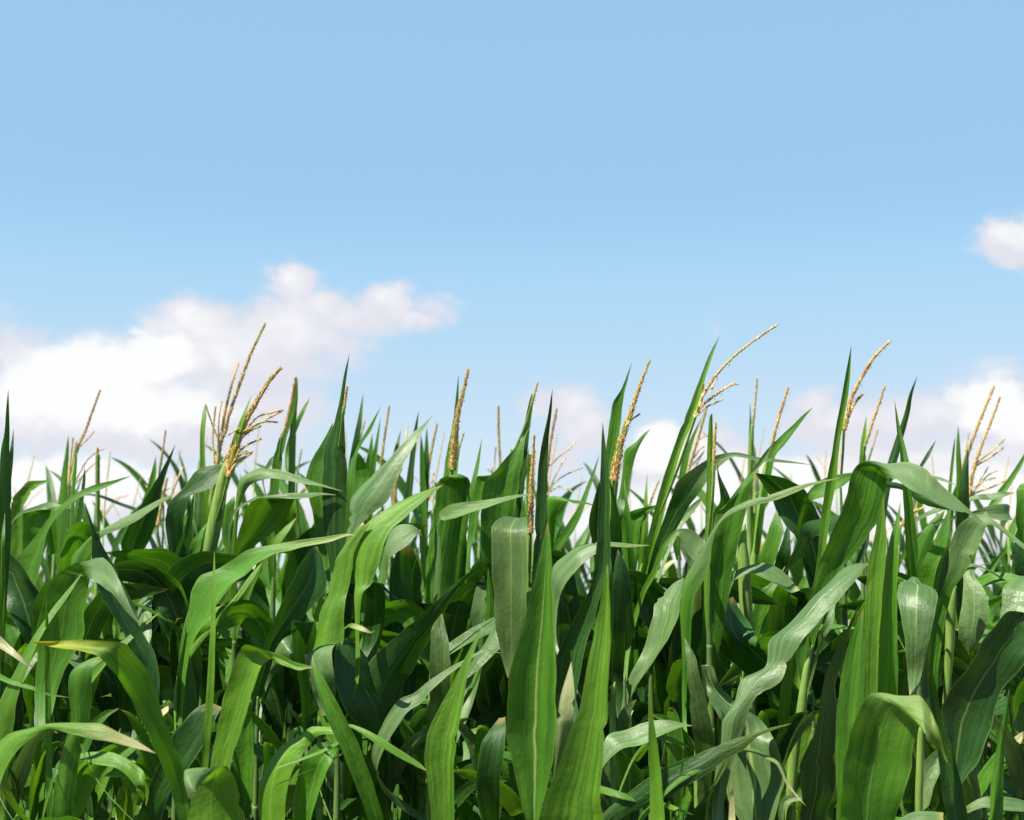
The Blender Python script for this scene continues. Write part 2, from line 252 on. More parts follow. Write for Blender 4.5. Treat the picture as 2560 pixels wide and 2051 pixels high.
# ---------------------------------------------------------------- leaves
# (plant, tile, near distance at base, at tip, tone, lean to the light, outline rows, options)
LV = [
('edge_spear','A2',3.0,3.0,'d',-.5,[(-10,1000,70,1000),(-5,600,95,600),(-10,300,98,300),(0,-80,96,0),(25,-230,80,-130),(50,-430,76,-380),(70,-625)]),
('edge_spear','A2',3.06,3.06,'d',-.5,[(30,300,90),(80,50,50),(100,-120,30),(115,-295)]),
('edge_spear','A2',2.9,2.9,'g',.5,[(0,950,45,950),(8,650,42,650),(42,415)]),
('edge_curl','A2',3.8,3.7,'y',.8,[(90,700,190,700),(95,380,200,380),(110,280,225,320),(165,220,265,235),(230,150,310,195),(340,140,370,168),(432,138)]),
('edge_curl','A2',4.0,4.0,'g',-.3,[(150,900,330,900),(150,650,400,650),(160,470,420,450),(200,410,430,400),(300,395,420,380)]),
('edge_curl','A2',3.7,3.6,'p',1,[(170,420,20),(310,370,35),(430,345,50),(590,375)]),
('airy_tassel','A1',4.3,4.3,'g',.5,[(470,2000,560,2000),(485,1630,570,1600),(520,1350,572,1350),(550,1180,582,1180),(577,1040)]),
('long_blade','A2',3.2,3.1,'g',.9,[(190,1400,240,1400),(170,1130,260,1130),(115,870,330,930),(180,740,390,690),(300,580,425,520),(420,435,480,440),(600,270,660,290),(800,180,830,225),(960,140,980,162),(1112,98)]),
('twin_spike','A2',3.6,3.6,'g',.7,[(580,1000,50),(595,700,48),(612,300,38),(635,0,26),(650,-195)]),
('twin_spike','A2',3.75,3.75,'d',.4,[(610,800,50),(650,560,48),(695,250,34),(710,120,22),(712,35)]),
('closed_stem','A2',4.4,4.6,'p',1.3,[(720,262,12),(850,275,26),(1000,335,26),(1160,392,28),(1300,465)]),
('pale_sweep','A2',3.0,2.9,'g',1.2,[(590,1000,660,1000),(605,800,750,800),(680,690,785,690),(770,600,830,640),(870,545,900,590),(1000,478,1025,540),(1150,400,1170,470),(1300,320,1310,372),(1400,275,1405,302),(1478,248)],{'mix':'p'}),
('pale_sweep','A2',3.1,3.1,'p',1,[(700,1600,750,1600),(705,1480,745,1480),(720,1330,790,1420),(790,1220,850,1330),(890,1185,925,1225)]),
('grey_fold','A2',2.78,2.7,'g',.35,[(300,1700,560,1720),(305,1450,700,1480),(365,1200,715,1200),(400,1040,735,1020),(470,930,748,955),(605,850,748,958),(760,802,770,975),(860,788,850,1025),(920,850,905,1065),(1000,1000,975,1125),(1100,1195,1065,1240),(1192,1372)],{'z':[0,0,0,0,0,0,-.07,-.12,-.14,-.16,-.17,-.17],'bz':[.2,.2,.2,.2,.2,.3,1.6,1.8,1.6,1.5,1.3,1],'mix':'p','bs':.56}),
('grey_fold','A2',2.5,2.6,'y',.8,[(40,2150,150),(90,1950,130),(180,1740,100),(300,1490,66),(430,1270,50),(560,1100,38),(692,920)]),
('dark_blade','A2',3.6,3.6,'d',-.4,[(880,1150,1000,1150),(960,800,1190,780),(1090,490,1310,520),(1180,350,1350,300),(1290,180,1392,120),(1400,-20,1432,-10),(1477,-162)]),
('black_tip','A1',4.5,4.5,'g',.4,[(1200,1700,70),(1270,1480,60),(1298,1350,40),(1312,1215)]),
('dark_blade','A2',3.5,3.6,'y',.6,[(1000,1150,1050,1150),(1030,1000,1060,1050),(1070,830,1150,830),(1190,740)]),
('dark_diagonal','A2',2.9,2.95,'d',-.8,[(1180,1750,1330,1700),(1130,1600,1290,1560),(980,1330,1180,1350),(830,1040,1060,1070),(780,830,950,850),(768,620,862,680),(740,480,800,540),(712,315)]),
('dark_diagonal','A2',3.0,2.95,'g',.9,[(1500,1480,1560,1440),(1430,1330,1500,1370),(1300,1230,1350,1290),(1180,1178,1200,1215),(1093,1163)]),
('dark_diagonal','A2',3.1,3.05,'p',1.2,[(1345,1270,1145,1310),(1320,1360,1180,1400),(1290,1480,1230,1500),(1262,1575)]),
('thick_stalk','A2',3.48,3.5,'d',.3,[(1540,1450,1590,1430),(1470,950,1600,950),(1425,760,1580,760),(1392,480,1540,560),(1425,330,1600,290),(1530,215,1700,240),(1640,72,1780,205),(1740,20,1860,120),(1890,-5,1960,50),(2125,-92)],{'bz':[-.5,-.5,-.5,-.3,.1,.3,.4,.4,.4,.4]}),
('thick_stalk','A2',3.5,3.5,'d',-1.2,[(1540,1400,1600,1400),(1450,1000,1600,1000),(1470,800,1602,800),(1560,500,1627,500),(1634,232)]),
('thick_stalk','B1',3.32,3.32,'y',.6,[(255,1300,50),(300,1080,55),(360,900,34),(436,695)]),
('thick_stalk','A2',3.45,3.45,'g',.4,[(1590,1000,1640,1000),(1570,820,1680,850),(1600,680,1700,640),(1690,560,1720,560),(1770,470)]),
('tallest_left','A1',3.95,3.95,'y',.7,[(1760,2100,100),(1735,1800,75),(1708,1400,55),(1705,1050,40),(1718,880,42),(1728,768)],),
('yellow_tip','A3',2.2,2.1,'g',.2,[(1520,1900,1640,1900),(1500,1725,1605,1725),(1420,1400,1545,1300),(1240,1000,1445,1020),(1080,700,1335,680),(960,480,1225,450),(835,350,1060,245),(700,310,870,213),(560,285,680,207),(400,260,500,214),(248,222)],{'z':[0,0,0,-.02,-.03,-.04,-.05,-.04,-.02,0,0],'tipc':'gold'}),
('yellow_tip','A2',2.55,2.6,'y',.7,[(930,1600,60),(1020,1530,60),(1140,1420,40),(1260,1315,22),(1345,1252)]),
('bent_ribbon','A3',2.4,2.36,'g',.2,[(400,1900,600,1900),(425,1725,615,1725),(450,1450,645,1450),(520,1150,695,1100),(600,900,752,900),(585,650,762,650),(590,520,778,520),(625,445,800,440),(730,372,860,382),(850,338,880,352)]),
('straw_tip','A3',2.1,2.05,'y',.9,[(-140,1200,-40,1600),(0,1060,60,1290),(100,985,180,1110),(280,938,330,985),(420,906,430,950),(560,898,570,992),(700,896,760,1032),(860,908,900,1054),(1000,983,1030,1087),(1150,1058,1160,1122),(1312,1162)],{'tipc':'straw'}),
('straw_tip','A3',2.3,2.25,'p',1,[(-80,120,-80,220),(0,170,0,278),(100,270,90,340),(200,368,190,402),(286,442)],{'tipc':'straw'}),
('straw_tip','A3',2.55,2.5,'g',1,[(-60,460,-60,520),(0,488,0,545),(110,548,120,592),(270,595,280,632),(390,650,395,672),(585,692)]),
('rolled_left','A3',2.5,2.5,'g',-.2,[(430,1900,60),(418,1500,56),(412,1100,58),(408,800,54),(402,500,46),(396,250,36),(394,50,28),(390,-150)]),
('rolled_left','A3',2.4,2.3,'y',1.2,[(430,1400,440,1430),(490,1230,505,1270),(670,1160,680,1222),(800,1138,820,1262),(950,1152,960,1277),(1090,1220,1050,1332),(1200,1310,1150,1432),(1250,1400,1200,1530),(1230,1600)]),
('rolled_left','A2',2.9,2.9,'p',1,[(260,1700,40),(330,1610,70),(440,1585,70),(560,1610,90),(660,1680,90),(720,1790)]),
('slender_spear','A3',2.45,2.45,'y',.5,[(1700,1900,60),(1725,1250,58),(1745,1000,62),(1772,600,62),(1790,200,56),(1796,20,44),(1802,-280,28),(1806,-545)]),
('slender_spear','A3',2.5,2.5,'d',.1,[(1080,1900,1330,1900),(1190,1600,1420,1520),(1420,1060,1600,1280),(1540,890,1740,1050),(1650,780,1830,850),(1760,722,1872,768)],{'stripe':1}),
('slender_spear','A3',2.65,2.65,'d',-.9,[(1490,1200,1600,1200),(1485,800,1655,720),(1500,450,1620,450),(1560,150,1570,150),(1545,-50)]),
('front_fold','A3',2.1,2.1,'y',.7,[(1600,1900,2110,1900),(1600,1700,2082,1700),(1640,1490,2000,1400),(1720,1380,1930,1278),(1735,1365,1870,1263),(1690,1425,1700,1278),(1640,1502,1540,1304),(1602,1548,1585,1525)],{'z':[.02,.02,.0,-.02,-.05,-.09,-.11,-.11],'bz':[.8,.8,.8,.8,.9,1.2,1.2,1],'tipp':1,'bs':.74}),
('fold_finger','B3',2.35,2.3,'y',.5,[(40,1600,240,1600),(60,1400,235,1400),(90,1200,275,1150),(150,920,355,950),(190,700,432,700),(270,470,502,500),(335,285,575,383),(400,263,592,378),(530,288,640,402),(660,325,740,437),(800,390,830,463),(900,420,905,448),(986,435)],{'z':[0,0,0,0,0,0,0,-.03,-.06,-.07,-.08,-.08,-.08]}),
('hanging_shine','B3',2.72,2.68,'p',1.2,[(1210,188,1195,205),(1080,250,1150,238),(935,308,1150,262),(873,342,1144,318),(900,460,1146,480),(950,600,1140,620),(985,700,1130,740),(1030,840,1090,850)],{'z':[.05,.02,0,-.02,-.03,-.02,0,0]}),
('hanging_shine','B3',2.74,2.74,'d',-1,[(1500,1250,1600,1100),(1420,1000,1590,880),(1200,800,1655,720),(1142,500,1495,470),(1142,270,1320,255),(1190,188,1230,195)]),
('hanging_shine','B3',2.8,2.75,'d',-1,[(900,1100,980,1100),(850,900,935,900),(840,600,930,620),(790,300,880,330),(770,60,960,60)]),
('front_diagonal','B3',2.15,2.15,'g',.3,[(1540,1900,120),(1490,1740,128),(1390,1430,150),(1285,1170,155),(1185,950,150),(1095,760,128),(1015,570,88),(965,430,36),(945,335)],{'mid':1}),
('front_diagonal','B3',2.4,2.35,'y',1.1,[(1225,930,22),(1330,955,40),(1430,1008,58),(1560,1090,62),(1720,1190,60),(1840,1260,42),(1918,1316)]),
('midrib_pair','B3',2.32,2.35,'y',.8,[(1150,970,1150,1010),(1085,940,1090,1000),(940,935,1000,1015),(840,1010,930,1080),(700,1095,880,1140),(570,1270,835,1220),(512,1450,762,1400),(500,1700,720,1700),(520,1900,690,1900)],{'mid':1,'up':1}),
('midrib_pair','B3',2.34,2.36,'g',.8,[(1200,1110,1190,1130),(1150,1078,1160,1140),(1060,1072,1125,1190),(970,1095,1090,1250),(870,1210,1070,1310),(812,1380,1050,1390),(785,1700,960,1650),(790,1900,920,1900)],{'mid':1,'up':1}),
('bright_wide','B2',2.72,2.75,'y',.55,[(930,1800,1180,1700),(945,1560,1190,1480),(1000,1280,1230,1200),(1070,1120,1250,1080),(1115,930,1292,900),(1150,800,1300,760),(1232,670,1370,600),(1335,530,1430,500)]),
('bright_wide','B2',2.7,2.75,'y',.6,[(1310,1650,1350,1650),(1308,1450,1340,1450),(1300,1150,1365,1100),(1310,1000,1440,1010),(1290,800,1500,850),(1325,610,1565,680),(1450,465,1620,560),(1600,350,1765,430),(1800,252,1900,302),(2045,178)],{'stripe':1}),
('bright_wide','B2',2.95,3.0,'g',.9,[(1500,950,1580,950),(1580,620,1600,800),(1660,530,1740,700),(1770,515,1832,600),(1835,575,1892,640),(1855,780,1895,800),(1878,950,1902,960),(1897,1085)],{'tipp':1}),
('bright_wide','B2',3.2,3.2,'d',-1,[(1650,1500,1850,1500),(1600,1150,1870,1150),(1600,850,1860,900),(1680,700,1800,730),(1730,670)]),
('bright_wide','B2',2.62,2.6,'y',.8,[(1235,1370,20),(1290,1365,44),(1380,1395,38),(1440,1418,18),(1477,1402)],{'tipc':'straw'}),
('bright_wide','B2',2.8,2.8,'d',.3,[(1380,1300,1560,1300),(1400,1060,1560,1030),(1440,1000,1560,1030),(1600,1090,1640,1130),(1745,1180)]),
('tall_spear','B2',3.1,3.1,'d',.2,[(1100,1400,1200,1400),(1110,1000,1215,1000),(1040,600,1232,600),(1030,200,1242,250),(1035,0,1237,0),(1050,-150,1229,-100),(1130,-350,1217,-300),(1172,-520,1217,-560),(1212,-750,1236,-740),(1259,-928)],{'stripe':1}),
('tall_spear','B2',3.16,3.16,'g',.5,[(1000,700,1100,700),(950,440,1080,440),(905,250,1060,250),(888,95,1070,100),(960,-60,1110,-60),(1050,-220,1125,-220),(1118,-345)]),
('tall_spear','B2',3.0,3.05,'p',.8,[(1220,850,1260,750),(1232,650,1310,580),(1240,420,1420,450),(1260,260,1540,340),(1420,110,1640,170),(1560,-10,1710,0),(1680,-130,1800,-150),(1800,-260,1862,-250),(1900,-350,1917,-343),(1972,-424)],{'stripe':1}),
('tall_spear','B2',3.2,3.2,'g',.4,[(880,900,70),(940,700,66),(975,580,50),(1026,448)]),
('arch_pale_tip','B2',3.2,3.1,'y',.5,[(240,1000,310,1000),(268,650,312,640),(288,430,332,400),(308,230,392,220),(350,120,465,150),(480,42,595,122),(600,55,690,126),(740,80,785,143),(880,120,892,173),(1030,168,1032,196),(1207,233)],{'mix':'p','bz':[.3,.3,.3,.4,.8,1.2,1.5,1.5,1.5,1.5,1]}),
('arch_pale_tip','B2',3.12,3.1,'p',1.5,[(440,296,470,300),(540,278,545,284),(640,258,650,286),(740,240,760,291),(880,234,900,284),(1020,240,1010,263),(1147,263)]),
('arch_pale_tip','B2',3.3,3.25,'y',-.2,[(180,1050,280,1050),(230,850,340,850),(300,650,480,680),(350,480,650,560),(385,370,750,430),(440,300,800,305),(560,292,790,292)]),
('arch_pale_tip','B2',3.1,3.1,'y',.7,[(560,760,70),(610,680,80),(670,620,70),(740,540,50),(812,453)]),
('arch_pale_tip','B2',3.4,3.4,'g',.4,[(190,700,290,700),(180,500,280,500),(200,360,290,330),(290,270)]),
('slim_tassel','B1',3.8,3.8,'g',.3,[(600,1900,80),(620,1530,78),(655,1250,80),(705,1050,58),(765,890,40),(800,700,28),(817,545)]),
('slim_tassel','B1',3.85,3.85,'p',.9,[(540,1320,560,1340),(600,1230,620,1290),(700,1195)]),
('dark_stem','B1',4.0,4.0,'d',0,[(765,2200,62),(770,1700,60),(776,1200,60),(788,900,52),(806,720,38),(821,556)]),
('dark_stem','B1',4.2,4.2,'g',.4,[(770,1060,50),(820,935,40),(875,820,32),(928,720)]),
('long_twist','A2',2.65,2.6,'g',.7,[(1480,1900,1560,1900),(1490,1760,1570,1760),(1540,1430,1640,1480),(1600,1200,1740,1330),(1620,1040,1850,1140),(1690,930,1960,1000),(1850,860,2080,920),(2010,760,2200,830),(2130,705,2330,755),(2330,668,2480,722),(2560,640,2620,690),(2750,613,2770,661),(2920,587,2920,607),(2997,601)],{'tipc':'pink'}),
('long_twist','B2',2.72,2.72,'y',.8,[(-60,1560,50),(60,1420,46),(150,1320,40),(240,1210,40),(330,1100,42),(430,960,40),(525,825)]),
('long_twist','B2',2.75,2.75,'y',.6,[(-120,1500,-40,1560),(-60,1380,60,1400),(20,1290,140,1240),(120,1220,200,1160)],{'stripe':1}),
('glossy_dark','B2',2.9,2.95,'d',-.3,[(450,1900,540,1900),(500,1700,600,1700),(545,1510,670,1480),(640,1270,810,1350),(730,1060,960,1200),(840,850,1060,1050),(930,720,1040,850),(985,690)],{'mid':1}),
('glossy_dark','B2',3.3,3.3,'g',.3,[(800,900,880,820),(850,740,930,690),(890,620,975,600),(965,490)]),
('glossy_dark','B2',2.95,2.95,'p',.9,[(540,1750,640,1760),(640,1560,780,1660),(700,1480,790,1600),(770,1440,795,1480)]),
('behind_spear','B1',3.6,3.6,'g',.7,[(1225,1500,1300,1500),(1245,1300,1330,1220),(1310,1150,1380,1100),(1400,1005,1440,1000),(1522,798)]),
('behind_spear','B2',3.8,3.8,'g',.2,[(1235,400,1320,400),(1240,250,1380,250),(1245,100,1425,110),(1260,-30,1380,-40),(1335,-95)]),
('behind_spear','B1',4.2,4.2,'d',.2,[(1260,1500,70),(1295,1200,58),(1340,950,44),(1377,675)]),
('twin_tips','B1',4.4,4.4,'g',.2,[(1400,1600,80),(1420,1330,70),(1436,1200,50),(1451,1020)]),
('twin_tips','B1',4.35,4.35,'g',.6,[(1440,1600,46),(1456,1340,42),(1482,1150,34),(1521,890)]),
('half_hidden','B1',4.1,4.1,'d',.3,[(1720,1800,75),(1752,1540,70),(1792,1200,46),(1816,1000,30),(1842,832)]),
('half_hidden','B1',4.9,4.9,'d',.3,[(1640,1250,44),(1662,1130,34),(1694,985)]),
('grey_tassel','B1',4.4,4.4,'g',.2,[(1885,1800,60),(1880,1500,56),(1870,1200,38),(1860,1030)]),
('grey_tassel','B1',4.45,4.45,'d',.2,[(1900,1500,56),(1906,1250,52),(1911,960)]),
('fuzzy_brown','C1',3.5,3.5,'y',.3,[(355,1600,480,1600),(365,1390,482,1390),(385,1230,496,1230),(420,1050,492,1050),(450,900,492,900),(470,720,494,720),(493,528)]),
('fuzzy_brown','C2',3.2,3.2,'g',-.1,[(205,1500,420,1400),(212,1180,440,1100),(215,900,480,900),(240,650,530,650),(280,380,572,420),(310,185,592,220),(335,125,592,150),(400,103,570,115)],{'stripe':1}),
('fuzzy_brown','C2',3.02,3.0,'p',.7,[(300,500,8),(312,620,50),(318,850,52),(302,1080,40),(285,1210)],{'up':1}),
('fuzzy_brown','C2',2.98,2.92,'y',.8,[(305,500,10),(345,395,375,478),(430,335,460,456),(560,318,600,412),(720,298,740,366),(850,279,870,321),(1000,257,1005,281),(1142,250)],{'tipp':1}),
('fuzzy_brown','C2',3.1,3.1,'g',.5,[(520,700,56),(545,500,52),(582,320,44),(622,150,42),(652,10,32),(691,-222)]),
('fuzzy_brown','C2',3.3,3.3,'d',-.7,[(430,1500,560,1500),(420,1150,540,1100),(470,800,560,850),(540,450,575,480),(560,415)]),
('swan_leaf','C2',3.3,3.35,'g',-.1,[(700,1150,860,1150),(690,900,900,900),(675,600,960,600),(682,330,980,330),(692,200,1000,230),(725,130,1012,130),(800,60,1030,0),(900,-60,1046,-130),(1010,-190,1062,-230),(1080,-290,1092,-300),(1137,-377)]),
('swan_leaf','C2',3.42,3.42,'g',.4,[(530,800,600,720),(565,640,650,540),(590,330,690,330),(640,120,740,150),(700,102,790,110)]),
('swan_leaf','C1',3.4,3.4,'d',.1,[(945,1900,75),(1000,1550,80),(1040,1200,68),(1072,950,52),(1105,760,34),(1112,685)]),
('swan_leaf','C1',3.6,3.6,'d',.2,[(1020,1480,36),(1055,1330,36),(1090,1130)]),
('braided_tassel','C2',2.9,2.9,'d',-.1,[(1090,1300,1170,1300),(1110,1000,1210,1000),(1130,600,1242,600),(1145,300,1240,300),(1165,20,1242,20),(1195,-180,1256,-250),(1240,-380,1276,-440),(1284,-632)],{'stripe':1}),
('braided_tassel','C2',2.97,2.97,'y',.5,[(1080,1300,50),(1085,900,50),(1085,500,54),(1090,150,50),(1098,-80,34)]),
('curved_stem','C2',3.6,3.55,'g',.9,[(1215,750,1290,750),(1222,600,1300,570),(1228,450,1325,420),(1230,300,1390,320),(1320,284,1425,312),(1450,304,1462,332),(1560,320,1572,342),(1692,372)]),
('curved_stem','C2',4.0,4.0,'g',.4,[(1240,900,90),(1330,690,82),(1425,550,78),(1505,410,60),(1560,270,44),(1620,110,28),(1682,-85)]),
('olive_hang','C2',2.52,2.48,'o',.3,[(960,700,1060,690),(930,452,1064,445),(776,545,1068,520),(770,800,1078,800),(775,1100,1078,1100),(800,1350,1064,1350),(850,1600,1000,1650),(905,1800,935,1800)],{'mid':1,'up':1,'z':[.12,.05,-.01,-.02,-.02,-.01,0,0]}),
('centre_spear','C2',2.05,2.05,'g',.35,[(1060,3300,1150,3300),(1070,3050,1170,3050),(985,2750,1240,2700),(890,2300,1310,2400),(905,1950,1325,2000),(950,1650,1315,1600),(1030,1400,1300,1400),(1090,1130,1290,1100),(1160,850,1277,850),(1205,650,1267,650),(1243,488)],{'mid':3,'fold':.55}),
('centre_spear','C3',2.3,2.3,'d',.1,[(720,1900,850,1850),(660,1600,840,1600),(638,1350,850,1350),(680,1100,880,1150),(745,970,890,950),(835,862,888,856)]),
('centre_spear','C3',2.25,2.2,'p',.8,[(1300,1330,10),(1365,1050,128),(1395,850,148),(1420,650,102),(1443,388)],{'stripe':1,'tipc':'pink'}),
('yellow_spear','C2',2.0,2.0,'y',.5,[(1100,3250,1690,3250),(1140,3010,1692,3010),(1310,2600,1702,2700),(1400,2330,1722,2480),(1500,2080,1746,2180),(1580,1680,1752,1800),(1640,1350,1767,1500),(1690,1180,1772,1250),(1725,950,1762,1000),(1747,838)],{'stripe':1,'fold':.35}),
('ribbed_tower','C2',2.5,2.5,'d',.25,[(1280,2050,1480,2000),(1310,1640,1560,1560),(1450,1330,1640,1300),(1585,1080,1700,1080),(1640,850,1772,900),(1665,500,1768,500),(1680,200,1768,200),(1690,0,1752,0),(1697,-200,1727,-200),(1707,-352)],{'stripe':1,'fold':.4}),
('ribbed_tower','C2',2.72,2.7,'p',1.3,[(1270,1050,1340,1180),(1290,880,1372,1060),(1360,790,1440,960),(1460,700,1530,840),(1580,657,1650,752),(1700,653,1740,702),(1820,659,1830,702),(1950,674,1955,704),(2102,687)],{'tipc':'yellow'}),
('ribbed_tower','C2',2.75,2.75,'d',-.8,[(1300,1550,1420,1400),(1290,1200,1405,1250),(1278,950,1350,1000),(1272,780)]),
('ribbed_tower','C2',2.62,2.62,'d',-.6,[(1640,1500,1780,1500),(1690,1150,1800,1150),(1700,900,1790,900),(1740,760,1770,760)]),
('golden_sheath','C1',3.5,3.5,'g',.3,[(1600,2000,1760,2000),(1640,1725,1800,1725),(1700,1400,1812,1400),(1735,1150,1842,1100),(1765,900,1867,850),(1795,760,1887,700),(1870,640,1907,620),(1952,425)],{'stripe':1}),
('golden_sheath','C1',3.5,3.45,'g',.6,[(1780,1900,1900,1900),(1800,1725,1910,1725),(1850,1500,1925,1480),(1868,1330,1958,1330),(1890,1170,1988,1200),(1980,1100,2022,1120),(2050,1028,2062,1050),(2107,988)]),
('golden_sheath','C2',3.25,3.2,'d',-.6,[(1690,1000,1860,1000),(1700,750,1872,750),(1765,500,1867,500),(1772,300,1832,350),(1763,118)]),
('golden_sheath','C2',3.42,3.4,'d',-.4,[(1640,850,1700,850),(1615,650,1690,650),(1588,478,1690,470),(1630,300,1695,300),(1682,138)]),
('golden_sheath','C2',3.35,3.3,'p',.7,[(1890,285,1830,300),(1895,330,1800,350),(1890,400,1830,440),(1850,520)]),
('lime_fan','C3',2.1,2.12,'y',.55,[(280,2050,440,2050),(270,1850,452,1850),(245,1450,460,1450),(210,1150,472,1150),(270,900,522,850),(400,620,562,560),(520,400,592,400),(612,230,652,220),(723,12)],{'stripe':1,'fold':.4}),
('dark_slope','C2',2.75,2.7,'d',-.3,[(-330,1850,-60,2150),(-200,1600,20,1900),(0,1420,160,1650),(150,1290,300,1400),(300,1163,400,1200),(450,1018,482,1062),(600,898,613,920),(728,827)],{'edge':1}),
('dark_slope','C3',2.62,2.6,'p',.9,[(-150,900,-100,1050),(-20,720,40,840),(120,650,180,740),(245,545,270,630),(400,450,422,492),(560,363,572,387),(700,289,707,307),(855,318)]),
('dark_slope','C3',2.7,2.68,'p',1.2,[(780,80,860,250),(700,230,790,315),(590,400,680,440),(562,535)],{'up':1}),
('dark_slope','C2',2.7,2.72,'o',.2,[(240,2000,420,2000),(248,1750,432,1750),(262,1400,412,1500),(352,1262)]),
('dark_slope','C2',3.0,3.0,'p',.6,[(580,1600,700,1600),(592,1350,712,1350),(600,1220,722,1250),(640,1050,732,1080),(705,945)]),
('dark_slope','C2',2.82,2.82,'g',.1,[(690,1550,740,1550),(700,1450,770,1420),(722,1300,798,1300),(730,1050,782,1080),(742,870)]),
('leaning_tall','D2',3.3,3.3,'y',.5,[(290,1150,360,1150),(340,930,410,930),(385,720,470,700),(440,450,542,400),(520,150,622,100),(600,-80,682,-100),(700,-350,777,-350),(780,-560,842,-560),(840,-720,887,-720),(910,-900,942,-890),(1007,-1078)],{'fold':.6}),
('leaning_tall','C2',3.45,3.4,'g',.5,[(1870,950,1990,950),(1875,750,2010,750),(1868,520,2022,550),(1900,420,2082,440),(2000,380,2102,412),(2142,350,2152,382),(2235,328)]),
('leaning_tall','C2',3.0,3.0,'g',.3,[(1960,950,60),(1942,700,60),(1922,450,44),(1902,280,24),(1890,125)]),
('leaning_tall','C2',3.8,3.8,'y',.6,[(2030,900,60),(2055,600,50),(2070,300,30),(2082,75)]),
('orange_tassel','D1',4.3,4.3,'g',.5,[(600,1700,690,1700),(650,1450,715,1420),(690,1230,752,1230),(770,1050,802,1050),(862,880)]),
('crest_leaf','D2',3.05,2.95,'d',.3,[(380,1000,450,1000),(430,780,520,780),(500,560,640,560),(570,370,760,350),(650,150,880,190),(800,30,965,70),(940,-60,1062,-20),(1112,-96,1130,-60),(1220,-85,1235,-45),(1320,-58,1340,-22),(1480,-42,1490,-14),(1640,-17,1650,-3),(1792,10)],{'mix':'p','mid':1}),
('crest_leaf','D2',3.1,3.1,'p',.8,[(610,650,30),(660,540,46),(720,440,70),(800,350,52),(887,262)]),
('white_midrib','D3',2.85,2.9,'p',1.0,[(100,1200,160,1200),(140,960,185,955),(200,720,290,600),(290,440,450,380),(360,270,582,210),(430,30,652,30),(455,-130,692,-120),(580,-240,712,-280),(690,-335)],{'mid':2}),
('white_midrib','D2',2.92,2.85,'y',.8,[(300,1200,350,1200),(350,1060,400,1060),(440,890,485,900),(520,690,550,720),(640,556,655,602),(760,549,690,690),(850,610,760,800),(897,682,812,842)],{'mix':'p'}),
('white_midrib','D2',2.92,2.92,'d',-.6,[(100,1700,290,1700),(95,1350,285,1380),(108,1000,272,1050),(130,820,222,850),(152,722)]),
('green_spike','D2',2.8,2.8,'y',.4,[(900,1000,50),(908,750,60),(922,450,68),(930,150,66),(928,-150,50),(934,-380,28),(946,-425)]),
('leaf_and_gold','D1',3.6,3.55,'g',.6,[(1380,1400,1440,1420),(1420,1200,1475,1220),(1460,1110,1545,1130),(1600,975,1652,990),(1710,868,1732,880),(1798,802)]),
('bare_stem','D1',4.3,4.3,'d',.2,[(1262,1200,30),(1268,950,22),(1263,765)]),
('rolled_top','D2',2.9,2.9,'g',.0,[(800,1950,950,1950),(820,1760,970,1760),(860,1400,1035,1400),(870,1050,1112,950),(900,800,1162,700),(955,600,1222,450),(972,430,1292,150),(1060,325,1302,90),(1160,200,1300,75),(1270,65,1330,50),(1380,-88,1412,-60),(1452,-167)]),
('rolled_top','D2',2.95,2.95,'d',-.5,[(960,400,1080,420),(1010,300,1100,300),(990,100,1010,100),(985,-20)]),
('dry_whip','D2',2.7,2.62,'g',.6,[(690,1900,730,1900),(690,1600,760,1600),(672,1250,790,1150),(698,1000,880,970),(790,830,925,800),(890,660,962,605),(980,510,1022,490),(1080,393,1112,422),(1250,308,1262,362),(1430,258,1452,317),(1600,203,1612,257),(1750,163,1757,192),(1880,139,1887,157),(2022,117)],{'mix':'p','tipc':'yellow'}),
('dry_whip','D3',2.45,2.45,'o',.1,[(800,1150,950,1150),(770,900,960,1000),(740,550,840,500),(722,300,800,330),(714,190)]),
('bent_dark','D2',3.4,3.35,'d',-.3,[(1700,850,1950,800),(1680,680,1900,640),(1560,530,1855,450),(1440,310,1745,250),(1395,240,1652,165),(1350,150,1500,105),(1308,78)],{'mid':1}),
('bent_dark','D2',3.2,3.15,'d',.2,[(2080,420,2080,560),(1990,440,1990,570),(1860,463,1850,592),(1740,490,1795,620),(1680,570,1745,700),(1610,760,1692,800),(1548,925)],{'bz':[1,1,.8,.2,-.6,-.8,-.8]}),
('bent_dark','D2',3.5,3.5,'g',.4,[(1300,1100,1420,1100),(1340,800,1480,800),(1420,550,1550,560),(1480,400)]),
('bent_dark','D2',3.55,3.55,'d',.1,[(1440,1000,1580,1000),(1500,750,1610,750),(1590,480)]),
('bent_dark','E2',3.3,3.3,'g',.6,[(280,360,350,360),(335,240,370,310),(420,150,500,270),(560,92,620,200),(700,75,720,118),(860,70)]),
('tall_stem','D2',2.9,2.9,'y',.45,[(1640,1800,1700,1800),(1700,1450,1770,1450),(1790,1050,1840,1000),(1832,780,1890,800),(1857,450,1945,400),(1907,150,1992,150),(1950,-80,2012,-100),(1990,-330,2047,-330),(2035,-560,2087,-560),(2070,-760,2107,-760),(2117,-997)],{'fold':.7}),
('great_bend','E2',2.75,2.7,'g',-.1,[(250,1450,400,1500),(340,1150,520,1150),(390,1000,640,880),(430,840,740,760),(520,600,860,600),(620,380,935,470),(680,160,992,250),(715,45,1012,110),(790,-10,1012,95),(950,-20,1100,138),(1150,-20,1250,217),(1330,75,1400,302),(1500,220,1570,387),(1680,380,1720,442),(1847,520)],{'z':[0,0,0,0,0,0,0,0,-.02,-.07,-.1,-.12,-.13,-.13,-.12],'bz':[.0,0,0,0,0,0,.1,.3,.8,1.5,1.7,1.7,1.6,1.4,1],'stripe':1,'mix':'p','bs':.62}),
